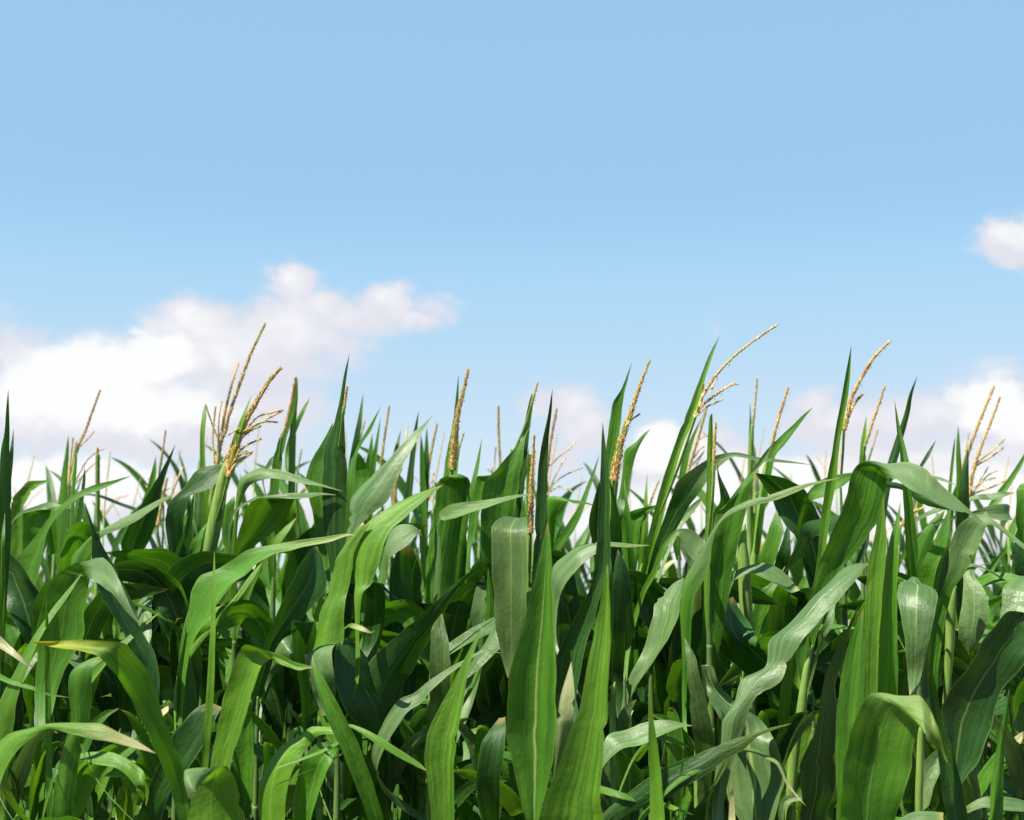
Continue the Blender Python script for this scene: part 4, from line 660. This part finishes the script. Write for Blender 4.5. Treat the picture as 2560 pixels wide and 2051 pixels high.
def build_leaf(rec):
    k, tile, d0, d1, tone, lean, rows = rec[:7]; op = rec[7] if len(rec) > 7 else {}
    rnd = random.Random(hash_of(rec)); n = len(rows)
    cen = [tp(tile, (r[0] + r[2]) / 2, (r[1] + r[3]) / 2) if len(r) == 4 else tp(tile, r[0], r[1]) for r in rows]
    ed = []
    for i, r in enumerate(rows):
        if len(r) == 4: a, b = tp(tile, r[0], r[1]), tp(tile, r[2], r[3])
        else:
            tx = cen[min(i + 1, n - 1)][0] - cen[max(i - 1, 0)][0]; ty = cen[min(i + 1, n - 1)][1] - cen[max(i - 1, 0)][1]
            q = math.hypot(tx, ty) or 1; w = (r[2] if len(r) == 3 else 1.5) * K * .5
            lx, ly = ty / q * w, -tx / q * w
            c = cen[i]; a, b = (c[0] + lx, c[1] + ly), (c[0] - lx, c[1] - ly)
        ed.append((a, b))
    z = op.get('z'); bz = op.get('bz')
    bulge = rnd.uniform(-.05, .03)
    out = []
    for i, (a, b) in enumerate(ed):
        f = i / (n - 1)
        dd = d0 + (d1 - d0) * f + (interp(z, f) if z else bulge * math.sin(f * 3.14))
        hw = math.hypot(a[0] - b[0], a[1] - b[1]) * PXM * dd * .5
        bl = interp(bz, f) if bz else lean
        dz = abs(bl) * hw
        # which edge lies farther back decides whether the blade faces the sun
        if bl != 0 and hw > 1e-5:
            A, B = at(*a, dd), at(*b, dd); ac = (B - A)
            t = at(*cen[min(i + 1, n - 1)], dd) - at(*cen[max(i - 1, 0)], dd)
            best = None
            for sg in (1, -1):
                nn = (ac - FW * (2 * dz * sg)).cross(t)
                if nn.length < 1e-9: continue
                nn.normalize()
                if nn.dot(FW) > 0: nn = -nn
                sc = nn.dot(SUN) * (1 if bl > 0 else -1)
                if best is None or sc > best[0]: best = (sc, sg)
            sg = best[1] if best else 1
        else: sg = 1
        out.append((at(*a, dd + dz * sg), at(*b, dd - dz * sg)))
    wl = (out[-1][0] - out[-1][1]).length; blunt = wl > .03
    if blunt:      # the blade bends over backwards out of sight
        A, B = out[-1]
        for q, (bk, dn) in enumerate(((.03, .002), (.07, .03), (.10, .12))):
            f = 1 - .12 * q; m = (A + B) * .5
            out.append(tuple(m + (p - m) * f + Vector((0, bk, -dn)) for p in (A, B)))
    c0 = (out[0][0] + out[0][1]) * .5; c1 = (out[1][0] + out[1][1]) * .5
    back = (c0 - c1).normalized()
    h = math.hypot(c0.x - ROOT[k].x, c0.y - ROOT[k].y)
    zs = max(.15, c0.z - (.05 if op.get('up') else .12 + .45 * min(h, .4)))
    st = stalk_at(k, zs); gap = (c0 - st).length
    ctrl = c0 + back * gap * .45
    half = (out[0][1] - out[0][0]) * .5
    hl = half.length
    pre = []
    for f in (0., .3, .65):
        c = st * (1 - f) ** 2 + ctrl * 2 * f * (1 - f) + c0 * f * f
        b0 = min(.013, hl * .55); wd = half * ((b0 + (hl - b0) * f) / max(hl, 1e-5)) if hl > 1e-5 else half
        pre.append((c - wd, c + wd))
    TOP[k] = max(TOP.get(k, 0), zs + .02)
    verts, faces, uvs = ribbon(pre + out, op.get('fold', rnd.uniform(.12, .28)) * (1 if rnd.random() < .7 else -1), rnd)
    o = mesh_obj('leaf', local(verts, ROOT[k]), faces, [LEAF[tone]], EMP[k], uvs)
    rib = {0: .16, 1: .5, 2: .85, 3: 1.15, 4: 1.5}[op.get('mid', 0)]
    tc = op.get('tipc')
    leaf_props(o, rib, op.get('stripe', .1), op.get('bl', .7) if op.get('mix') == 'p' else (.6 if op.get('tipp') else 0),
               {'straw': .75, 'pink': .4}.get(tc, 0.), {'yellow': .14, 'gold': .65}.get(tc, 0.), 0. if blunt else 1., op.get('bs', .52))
def hash_of(rec): return sum(ord(c) * (i + 3) for i, c in enumerate(rec[0])) + int(abs(rec[6][0][0]) * 13 + abs(rec[6][-1][1]) * 7 + rec[2] * 1000)
for rec in LV: build_leaf(rec)

# tassels
for (k, tile, d, pts, w0, w1, br) in TS:
    rnd = random.Random(len(pts) * 31 + int(d * 100) + pts[0][0])
    sc = K * PXM * d * .5
    P = [at(*tp(tile, x, y), d) for x, y in pts]
    top = stalk_at(k, max(P[0].z - .12, .3))
    if k not in STALKS:
        TOP[k] = max(TOP.get(k, 0), P[0].z - .10)
    stem = [top, top * .35 + P[0] * .65 + Vector((0, 0, -.01)), P[0], P[1]]
    v1, f1, m1 = spikelets(P, w0 * sc, w1 * sc, rnd, per=7 if w0 > 40 else 5)
    v2, f2 = tube([p[0] for p in catmull([(p,) for p in stem], 5)], [.0032 if d < 4.4 else .0036] * 16, 6)
    b = len(v1); v1 += v2; f1 += [tuple(i + b for i in f) for f in f2]; m1 += [2] * len(f2)
    t = mesh_obj('tassel', local(v1, ROOT[k]), f1, [TASSEL, ANTHER, STEM], EMP[k], smooth=False, mi=m1)
    for (bp, bw) in br:
        Q = [at(*tp(tile, x, y), d + rnd.uniform(-.03, .03)) for x, y in bp]
        v, f, m = spikelets(Q, bw * sc * 1.05, bw * sc * .8, rnd, per=4, step=.0042, anth=.06)
        mesh_obj('branch', local(v, ROOT[k]), f, [TASSEL, ANTHER], t, smooth=False, mi=m)
# stalks
def stalk_tube(path, rads):
    n = len(path); pts = [p[0] for p in catmull([(p,) for p in path], 6)]
    rr = [x[0] for x in catmull([(r,) for r in rads], 6)]
    m = len(pts)
    ln = 0; prev = pts[0]; out = []
    for p, r in zip(pts, rr):
        ln += (p - prev).length; prev = p
        out.append(r)
    return tube(pts, out, 12)
for k in PLANTS:
    if k in STALKS: path, rads = [p for p, r in STALKS[k]], [r for p, r in STALKS[k]]
    else:
        zt = TOP.get(k, 1.0); b = ROOT[k]
        if PLANTS[k][1] < 2.6: zt = min(zt, 1.44 - .146 * PLANTS[k][1])
        zs = [0]; 
        while zs[-1] + .16 < zt: zs += [zs[-1] + .15, zs[-1] + .16]
        zs.append(zt)
        path = [Vector((b.x, b.y, z)) for z in zs]
        rads = [.0025 + .0095 * (1 - (z / zt) ** 3) + (.0012 if i % 2 == 1 else 0) * (1 - z / zt) for i, z in enumerate(zs)]
    v, f = stalk_tube(path, rads)
    mesh_obj('stalk', local(v, ROOT[k]), f, [STEM if k in STALKS else STEM_DARK], EMP[k])
# ------------------------------------------------------------------ ordinary plants of the rows behind
def arch_leaf(rnd, length, width, a0, a1, az, z0, kink=None):
    """a free corn leaf: rises from the stalk at a0 from the vertical and bends over to a1"""
    rows = []; p = Vector((0, 0, z0)); n = 13; out = Vector((math.cos(az), math.sin(az), 0)); side = Vector((-math.sin(az), math.cos(az), 0))
    tw = rnd.uniform(-1.9, 1.9); sway = rnd.uniform(-.25, .25)
    for i in range(n):
        t = i / (n - 1)
        if kink and t > kink: ang = a1 + (t - kink) * .4
        else: ang = a0 + (a1 - a0) * t ** 1.7 if not kink else a0 + (kink and t / kink * .35)
        dr = out * math.sin(ang) + Vector((0, 0, math.cos(ang))) + side * sway * t
        dr.normalize()
        w = width * .5 * min(1, .28 + t * 3.2) * max(0.015, (1 - t ** 2.2)) ** .8
        nr = side.cross(dr).normalized()
        sd = (side * math.cos(tw * t) + nr * math.sin(tw * t)).normalized()
        rows.append((p + sd * w, p - sd * w)); p = p + dr * (length / (n - 1))
    return ribbon(rows, rnd.uniform(.12, .3), rnd, sub=2)
PROTO = []
def proto_plant(seed):
    rnd = random.Random(seed); parts = []
    H = 1.42 + rnd.uniform(-.05, .05); az = rnd.uniform(0, 6.28)
    pts = [Vector((0, 0, z)) for z in (0, .2, .21, .45, .46, .7, .71, .95, .96, 1.2, 1.21, H)]
    v, f = tube(pts, [.013, .012, .0135, .0115, .013, .011, .0125, .010, .0115, .009, .0095, .005], 8)
    parts.append(('stalk', v, f, None, STEM_DARK, None))
    nl = 10
    for i in range(nl):
        z0 = .36 + (H - .40) * i / (nl - 1)
        top = i / (nl - 1)
        a0 = R(rnd.uniform(22, 42) - 18 * top); a1 = R(rnd.uniform(85, 150) - 75 * top * rnd.uniform(.4, 1.1))
        kink = rnd.uniform(.45, .65) if rnd.random() < .35 and top < .9 else None
        ln = rnd.uniform(.62, .85) * (1 - .35 * top)
        v, f, uv = arch_leaf(rnd, ln, rnd.uniform(.085, .118) * (1 - .22 * top), a0, a1, az + i * 3.14159 + rnd.uniform(-.55, .55), z0, kink)
        tone = rnd.choice('dddgggggoyp') if i > 3 else rnd.choice('ddddgo')
        parts.append(('leaf', v, f, uv, LEAF[tone], (rnd.choice((.15, .3, .6)), rnd.choice((.1, .2, .4)), 1. if rnd.random() < .08 else 0)))
    return parts
NPROTO = 9
FG = 'green corn plants of the rows behind'
FL = 'leafy corn plant without tassel, half hidden in the dense rows behind the front plants'
def new_empty(loc, rz, s):
    e = bpy.data.objects.new('corn_plant', None); COL.objects.link(e); e.location = loc; e.rotation_euler = (0, 0, rz); e.scale = (s, s, s)
    e.empty_display_size = .1; e['label'] = FL; e['category'] = 'corn plant'; e['group'] = FG; return e
protos = []
def place(loc, rz, s, pi):
    e = new_empty(loc, rz, s)
    if len(protos) <= pi or protos[pi] is None:
        objs = []
        for (nm, v, f, uv, m, pr) in proto_plant(100 + pi):
            o = mesh_obj(nm, v, f, [m], e, uv)
            if pr: leaf_props(o, pr[0], pr[1], 0., pr[2])
            objs.append(o)
        while len(protos) <= pi: protos.append(None)
        protos[pi] = objs
    else:
        for q in protos[pi]:
            c = q.copy(); COL.objects.link(c); c.parent = e
fr = random.Random(21)
row_d = [3.12, 3.6, 4.05, 4.5, 5.05, 5.7, 6.4]
cnt = 0
for ri, d in enumerate(row_d):
    y = d / math.cos(R(PITCH)) * 1.0
    half = .36 * d + .35
    x = -half + fr.uniform(0, .2)
    sp = [.16, .17, .18, .22, .25, .3, .33, .38, .42][ri]
    while x < half:
        dd = d + fr.uniform(-.12, .12)
        vtop = fr.uniform(1640, 1760) if d < 3.3 else fr.uniform(1510, 1620) if d < 3.8 else fr.uniform(1420, 1540) if d < 4.2 else fr.uniform(1340, 1480) if d < 5.2 else fr.uniform(1300, 1440)
        ztop = at(1280, vtop, dd).z
        s = ztop / 1.78
        pt = at(1280, 1532, dd)
        place((x, pt.y, 0), fr.uniform(0, 6.28), s, cnt % NPROTO); cnt += 1
        x += sp * fr.uniform(.75, 1.25)

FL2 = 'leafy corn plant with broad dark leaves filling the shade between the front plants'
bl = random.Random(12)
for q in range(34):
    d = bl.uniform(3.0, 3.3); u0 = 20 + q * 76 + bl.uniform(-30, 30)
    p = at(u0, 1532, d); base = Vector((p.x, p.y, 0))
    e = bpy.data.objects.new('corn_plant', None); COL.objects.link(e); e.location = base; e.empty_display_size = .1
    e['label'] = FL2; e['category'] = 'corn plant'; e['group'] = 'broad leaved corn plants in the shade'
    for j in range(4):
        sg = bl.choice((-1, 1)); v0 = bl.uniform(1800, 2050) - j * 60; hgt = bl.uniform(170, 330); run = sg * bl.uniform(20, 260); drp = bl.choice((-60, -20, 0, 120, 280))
        W = bl.uniform(62, 96); dz = bl.uniform(-.12, .08); rows = []; n = 9
        cen = []
        for i in range(n):
            t = i / (n - 1)
            cen.append((u0 + run * (t * .55 + t * t * .6), v0 - hgt * (1 - (1 - min(1, t * 1.5)) ** 2) + drp * max(0, t - .45) ** 1.5))
        for i in range(n):
            t = i / (n - 1); a, b = cen[max(i - 1, 0)], cen[min(i + 1, n - 1)]; tx, ty = b[0] - a[0], b[1] - a[1]; ql = math.hypot(tx, ty)
            w = W * .5 * min(1, .35 + 2.5 * t) * (1 - t ** 2.4) ** .8 + .4; lx, ly = ty / ql * w, -tx / ql * w; c = cen[i]
            k = w * PXM * d * bl.uniform(.3, .7); dd = d + dz * t
            pr = [(at(c[0] + lx, c[1] + ly, dd + k * q2), at(c[0] - lx, c[1] - ly, dd - k * q2)) for q2 in (1, -1)]
            def lit(ab):
                nn = (ab[1] - ab[0]).cross(at(b[0], b[1], dd) - at(a[0], a[1], dd)); nn = nn if nn.dot(FW) < 0 else -nn
                return nn.normalized().dot(SUN)
            pr.sort(key=lit); rows.append(pr[0])
        st = Vector((base.x, base.y, max(.3, (rows[0][0] + rows[0][1]).z * .5 - .12)))
        h = (rows[0][1] - rows[0][0]).normalized() * .012
        v, f, uv = ribbon([(st - h, st + h)] + rows, bl.uniform(.1, .25), bl, sub=3)
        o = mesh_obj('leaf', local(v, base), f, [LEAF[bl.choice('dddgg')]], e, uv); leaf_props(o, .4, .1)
    zt = at(u0, 1990, d).z
    v, f = tube([Vector((0, 0, z)) for z in (0, .3, .31, .6, .61, .9, zt)], [.012, .011, .0125, .0105, .012, .010, .004], 8)
    mesh_obj('stalk', v, f, [STEM_DARK], e)
FL4 = 'short leafy corn plant low in the front, between the larger leaves'
for q in range(30):
    d = bl.uniform(2.56, 2.86); u0 = -10 + q * 88 + bl.uniform(-34, 34)
    p = at(u0, 1532, d); base = Vector((p.x, p.y, 0))
    e = bpy.data.objects.new('corn_plant', None); COL.objects.link(e); e.location = base; e.empty_display_size = .1
    e['label'] = FL4; e['category'] = 'corn plant'; e['group'] = 'short corn plants low in the front'
    for j in range(3):
        v0 = bl.uniform(2020, 2120); tip = bl.uniform(1745, 1930); run = bl.uniform(-190, 190); drp = bl.choice((0, 0, 70, 160)); W = bl.uniform(34, 74); dz = bl.uniform(-.12, .05); n = 8
        cen = [(u0 + run * (t * .35 + t * t * .65), v0 + (tip - v0) * (1 - (1 - t) ** 1.6) + drp * max(0, t - .55) ** 1.4) for t in [i / (n - 1) for i in range(n)]]
        rows = []; kt = bl.uniform(-.8, .8); kt2 = kt + bl.uniform(-.9, .9)
        for i in range(n):
            t = i / (n - 1); a, b = cen[max(i - 1, 0)], cen[min(i + 1, n - 1)]; tx, ty = b[0] - a[0], b[1] - a[1]; ql = math.hypot(tx, ty)
            w = W * .5 * min(1, .5 + 1.6 * t) * (1 - t ** 2.2) ** .8 + .4; lx, ly = ty / ql * w, -tx / ql * w; c = cen[i]
            k = w * PXM * d * (kt + (kt2 - kt) * t); dd = d + dz * t
            rows.append((at(c[0] + lx, c[1] + ly, dd + k), at(c[0] - lx, c[1] - ly, dd - k)))
        st = Vector((base.x, base.y, max(.3, (rows[0][0] + rows[0][1]).z * .5 - .15))); h = (rows[0][1] - rows[0][0]).normalized() * .008
        v, f, uv = ribbon([(st - h, st + h)] + rows, bl.uniform(.12, .35), bl, sub=3)
        o = mesh_obj('leaf', local(v, base), f, [LEAF[bl.choice('dggyyp')]], e, uv); leaf_props(o, .4, .15)
    v, f = tube([Vector((0, 0, z)) for z in (0, .3, .31, .6, .61, .85)], [.011, .010, .0115, .0095, .0105, .004], 8)
    mesh_obj('stalk', v, f, [STEM_DARK], e)
FL3 = 'distant corn plant with a thin tassel and narrow leaf tips showing above the back rows'
dp = []
for q in range(36):
    d = bl.uniform(5.0, 8.2); u0 = 30 + q * 72 + bl.uniform(-35, 35); vt = bl.uniform(1055, 1225)
    p = at(u0, 1532, d); zt = at(u0, vt, d).z
    e = bpy.data.objects.new('corn_plant', None); COL.objects.link(e); e.location = (p.x, p.y, 0); e.rotation_euler = (0, 0, bl.uniform(-.7, .7)); e.empty_display_size = .1
    e['label'] = FL3; e['category'] = 'corn plant'; e['group'] = 'distant tasselled corn plants'
    s = zt / 2.2; e.scale = (s, s, s)
    if len(dp) < 5:
        objs = []; lx = bl.uniform(-.02, .06)
        T = [Vector((0, 0, 1.93)), Vector((lx * .3, 0, 2.03)), Vector((lx, 0, 2.2))]
        v, f, m = spikelets(T, .0045, .003, bl, per=4, step=.007); t = mesh_obj('tassel', v, f, [TASSEL, ANTHER], e, smooth=False, mi=m)
        for b in range(bl.randint(0, 3)):
            x = bl.choice((-1, 1)) * bl.uniform(.04, .1); Q = [T[0], Vector((x * .5, .02, 2.0)), Vector((x, .03, 2.03 + bl.uniform(-.02, .06)))]
            v, f, m = spikelets(Q, .0025, .002, bl, per=3, step=.008); mesh_obj('branch', v, f, [TASSEL, ANTHER], t, smooth=False, mi=m)
        v, f = tube([Vector((0, 0, z)) for z in (0, .6, 1.2, 1.6, 1.94)], [.012, .011, .009, .007, .003], 8); stk = mesh_obj('stalk', v, f, [STEM], e)
        lv = []
        for b in range(6):
            v, f, uv = arch_leaf(bl, bl.uniform(.45, .62), bl.uniform(.045, .075), R(bl.uniform(3, 16)), R(bl.uniform(15, 75)), b * 3.14 + bl.uniform(-.6, .6), 1.15 + b * .1)
            o = mesh_obj('leaf', v, f, [LEAF[bl.choice('dgg')]], e, uv); leaf_props(o, .2, .2); lv.append(o)
        dp.append(e)
    else:
        for ch in list(dp[q % 5].children):
            c = ch.copy(); COL.objects.link(c); c.parent = e
            for g2 in ch.children:
                c2 = g2.copy(); COL.objects.link(c2); c2.parent = c
print('filler plants', cnt)
# lower leaves for the traced plants (below the frame, seen from the side)
lowm = []
lr = random.Random(5)
for i in range(10):
    v, f, uv = arch_leaf(lr, lr.uniform(.55, .75), lr.uniform(.07, .09), R(lr.uniform(25, 45)), R(lr.uniform(100, 150)), 0, 0)
    o = mesh_obj('leaf', v, f, [LEAF[lr.choice('dgg')]], None, uv); lowm.append(o.data); bpy.data.objects.remove(o)
for k in PLANTS:
    az = lr.uniform(0, 6.28); zt = TOP.get(k, 1.)
    hs = [.32, .55, .78] + ([1.0, 1.15] if PLANTS[k][1] > 3.2 else [])
    for j, z in enumerate(hs):
        if z > zt - .1: continue
        o = bpy.data.objects.new('leaf', lr.choice(lowm)); COL.objects.link(o); o.parent = EMP[k]
        s = stalk_at(k, z) - ROOT[k]
        o.location = s; o.rotation_euler = (0, 0, az + j * 3.14 + lr.uniform(-.5, .5)); leaf_props(o)

# the far field, too dense to count
def far_field():
    rnd = random.Random(77); V, F, U, MI = [], [], [], []
    for r in range(26):
        d = 7.1 + r * .75; half = .36 * d + 1.5; x = -half
        while x < half:
            h = rnd.uniform(1.5, 1.95); bx, by = x, d + rnd.uniform(-.2, .2)
            for i in range(6):
                z0 = h * (.45 + .09 * i); az = rnd.uniform(0, 6.28); a = rnd.uniform(.3, .8); ln = rnd.uniform(.4, .7); w = rnd.uniform(.036, .055)
                o = Vector((math.cos(az), math.sin(az), 0)); s = Vector((-math.sin(az), math.cos(az), 0)); p = Vector((bx, by, z0)); b = len(V)
                for q in range(5):
                    t = q / 4; ww = w * min(1, .3 + 3 * t) * (1 - t ** 2) + .001
                    V += [p + s * ww, p - s * ww]; U += [(0, t), (1, t)]
                    g = a + t * 1.6; p = p + (o * math.sin(g) + Vector((0, 0, math.cos(g)))) * ln / 4
                F += [(b + 2 * q, b + 2 * q + 1, b + 2 * q + 3, b + 2 * q + 2) for q in range(4)]; MI += [rnd.choice((0, 1, 1, 2))] * 4
            x += rnd.uniform(.35, .6)
    o = mesh_obj('distant_corn', V, F, [LEAF['d'], LEAF['g'], LEAF['o']], None, U, mi=MI)
    o['kind'] = 'stuff'; o['label'] = 'dense far corn field closing the gaps behind the counted plants'; o['category'] = 'corn field'
far_field()

# ------------------------------------------------------------------ ground
def ground():
    n = 60; half = 1500; vs, fs = [], []
    rnd = random.Random(3)
    xs = [math.copysign(abs(i / 30 - 1) ** 3, i / 30 - 1) * half for i in range(61)]
    for i, x in enumerate(xs):
        for j, y in enumerate(xs):
            near = 1 if abs(x) < 30 and abs(y) < 30 else 0
            vs.append(Vector((x, y, (rnd.uniform(-.02, .02)) * near - .02)))
    for i in range(60):
        for j in range(60):
            a = i * 61 + j; fs.append((a, a + 61, a + 62, a + 1))
    o = mesh_obj('ground', vs, fs, [SOIL]); o['kind'] = 'structure'
ground()

# ------------------------------------------------------------------ light
sd = bpy.data.lights.new('sun', 'SUN'); so = bpy.data.objects.new('sun', sd); COL.objects.link(so)
sd.energy = 5.0; sd.angle = R(.53); sd.color = (1, .94, .82)
so.rotation_euler = SUN.to_track_quat('Z', 'Y').to_euler()
el = math.asin(SUN.z); rot = math.atan2(SUN.x, SUN.y)

W = bpy.data.worlds.new('World'); S.world = W; W.use_nodes = True
nt = W.node_tree; nt.nodes.clear(); n = N(nt)
sky = n.new('ShaderNodeTexSky', sky_type='NISHITA'); sky.sun_disc = False; sky.sun_elevation = el; sky.sun_rotation = rot
sky.air_density = 1.; sky.dust_density = .6; sky.ozone_density = 1.2
g = n.new('ShaderNodeTexCoord').outputs['Generated']
sp = n.new('ShaderNodeSeparateXYZ'); nt.links.new(g, sp.inputs[0])
X, Y, Z = sp.outputs
azim = n.math('ARCTAN2', X, Y); elev = n.math('ARCSINE', Z)
STR = .10; EXPO = 1.3; GAIN = 2 ** -EXPO / STR
# clear-sky colour by elevation (what the air looks like that day), mixed over the physical sky
ramp = n.new('ShaderNodeValToRGB'); el_in = n.step(elev, -.05, .60); 
mr = n.new('ShaderNodeMapRange'); nt.links.new(elev, mr.inputs[0]); mr.inputs[1].default_value = -.05; mr.inputs[2].default_value = .60
nt.links.new(mr.outputs[0], ramp.inputs[0])
def srgb(c): return tuple(((x / 255) / 12.92 if x / 255 < .04045 else ((x / 255 + .055) / 1.055) ** 2.4) for x in c)
def el_of(v):    # elevation of a photo row (display pixels, 2156 wide)
    return math.atan((863.5 - v) / 2156 * .72) + R(PITCH)
stops = [(1500, (228, 236, 244)), (1100, (216, 230, 243)), (960, (205, 226, 242)), (820, (192, 220, 242)), (680, (178, 217, 243)), (560, (168, 213, 244)), (480, (160, 206, 240)), (400, (156, 201, 236)), (0, (155, 200, 236)), (-400, (140, 190, 232))]
pos = [(max(0, min(1, (el_of(v) + .05) / .65)), srgb(c)) for v, c in stops]
cr = ramp.color_ramp
while len(cr.elements) < len(pos): cr.elements.new(.5)
for e, (p, c) in zip(cr.elements, sorted(pos)): e.position = p; e.color = (*c, 1)
gain = n.new('ShaderNodeVectorMath', operation='SCALE'); nt.links.new(ramp.outputs[0], gain.inputs[0]); gain.inputs['Scale'].default_value = GAIN
skyc = n.mix(.92, sky.outputs[0], gain.outputs[0])
# clouds: heaps at given bearings and elevations, edges broken by noise
def be(x, y):
    xn, yn = (x - 1078) / 2156 * .72, (863.5 - y) / 2156 * .72
    dv = FW + RT * xn + UP * yn; dv.normalize(); return math.atan2(dv.x, dv.y), math.asin(dv.z)
CL = [(210, 800, 150, 70, 1), (110, 850, 130, 75, 1), (330, 760, 90, 55, 1), (280, 860, 230, 60, 1), (430, 690, 90, 52, .9), (500, 740, 120, 80, .85), (610, 600, 48, 42, .9), (660, 650, 90, 42, .7), (600, 720, 120, 70, .85), (690, 720, 90, 55, .7), (745, 665, 70, 36, .72), (805, 640, 62, 34, .75), (870, 665, 66, 28, .65), (915, 645, 60, 20, .5), (960, 626, 46, 11, .36), (30, 760, 70, 70, .6), (25, 670, 55, 40, .3),
      (300, 930, 330, 55, .6), (560, 860, 120, 80, .6), (150, 1040, 220, 60, 1), (420, 1060, 180, 50, .8), (620, 1080, 130, 60, .8), (60, 1130, 140, 60, .9),
      (1185, 870, 52, 48, .8), (1225, 920, 75, 50, .7), (1180, 960, 90, 50, .5), (1390, 960, 60, 48, 1), (1480, 940, 70, 40, .9), (1540, 985, 80, 46, .9), (1420, 1040, 150, 50, .8), (1200, 1120, 110, 40, .9),
      (1715, 860, 48, 44, .75), (1770, 900, 110, 46, .8), (1880, 890, 100, 55, .75), (1980, 880, 90, 55, .75), (2085, 850, 70, 62, 1), (2150, 905, 56, 62, 1), (1600, 1030, 200, 56, 1), (1420, 1090, 200, 60, 1), (1990, 1060, 220, 60, 1), (1750, 1000, 120, 40, .8), (1300, 1010, 60, 40, .6), (1830, 960, 160, 40, .6), (1700, 1020, 110, 55, .9), (1950, 990, 170, 50, .9), (2120, 1000, 120, 70, .8), (1500, 1150, 240, 60, .9), (1900, 1120, 260, 70, .9),
      (2104, 498, 46, 42, .85), (2150, 506, 44, 44, .85), (1495, 690, 26, 24, .3), (1870, 640, 30, 14, .16)]
wv = n.vec(n.math('MULTIPLY', azim, 1.), n.math('MULTIPLY', elev, 1.5), .37)
def wn(scale, det, seed):
    q = n.new('ShaderNodeTexNoise', noise_dimensions='3D'); nt.links.new(wv, q.inputs['Vector'])
    q.inputs['Scale'].default_value = scale; q.inputs['Detail'].default_value = det; q.inputs['Roughness'].default_value = .55
    m = n.new('ShaderNodeSeparateColor'); nt.links.new(q.outputs['Color'], m.inputs[0]); return m.outputs
w1 = wn(16, 5, 0); w2 = wn(46, 7, 1)
def warp(base, c, a1, a2):
    return n.math('ADD', base, n.math('ADD', n.math('MULTIPLY', n.math('SUBTRACT', w1[c], .5), a1), n.math('MULTIPLY', n.math('SUBTRACT', w2[c], .5), a2)))
ax, ay = warp(azim, 0, .046, .030), warp(elev, 1, .032, .024)
dens = None; lit = None
for (x, y, rx, ry, s) in CL:
    a0, e0 = be(x, y); k = .72 / 2156
    dx = n.math('MULTIPLY', n.math('SUBTRACT', ax, a0), 1 / (rx * 1.2 * k)); dy = n.math('MULTIPLY', n.math('SUBTRACT', ay, e0), 1 / (ry * 1.22 * k))
    q = n.math('MULTIPLY', n.math('POWER', 2.718, n.math('MULTIPLY', n.math('ADD', n.math('MULTIPLY', dx, dx), n.math('MULTIPLY', dy, dy)), -1.)), s)
    dens = q if dens is None else n.math('SMOOTH_MAX', dens, q, .12)
    # tops of the heaps are whiter than their bases
    h = n.math('MULTIPLY', q, n.math('ADD', .62 if s < .95 else .95, n.math('MULTIPLY', dy, .3)))
    lit = h if lit is None else n.math('SMOOTH_MAX', lit, h, .15)
dens = n.math('ADD', dens, n.math('MULTIPLY', n.math('SUBTRACT', w2[2], .5), .22))
alpha = n.math('MULTIPLY', n.step(dens, .12, .58), n.step(n.math('ADD', dens, n.math('SUBTRACT', w1[1], .5)), .05, .5, .72, 1.))
shade = n.step(n.math('ADD', lit, n.math('ADD', n.math('MULTIPLY', n.math('SUBTRACT', w1[2], .5), .5), n.math('MULTIPLY', n.math('SUBTRACT', w2[0], .5), .25))), .30, .74)
cc = n.mix(shade, srgb((229, 229, 239)), srgb((255, 255, 255)))
cg = n.new('ShaderNodeVectorMath', operation='SCALE'); nt.links.new(cc, cg.inputs[0]); cg.inputs['Scale'].default_value = GAIN
fin = n.mix(n.math('MULTIPLY', alpha, .97), skyc, cg.outputs[0])
bg = n.new('ShaderNodeBackground'); nt.links.new(fin, bg.inputs[0]); bg.inputs[1].default_value = STR
ow = n.new('ShaderNodeOutputWorld'); nt.links.new(bg.outputs[0], ow.inputs[0])

S.view_settings.view_transform = 'Standard'; S.view_settings.look = 'None'; S.view_settings.exposure = EXPO; S.view_settings.gamma = 1
S.render.engine = 'CYCLES'
c = S.cycles; c.max_bounces = 6; c.diffuse_bounces = 2; c.glossy_bounces = 2; c.transmission_bounces = 4; c.transparent_max_bounces = 4
c.use_denoising = True
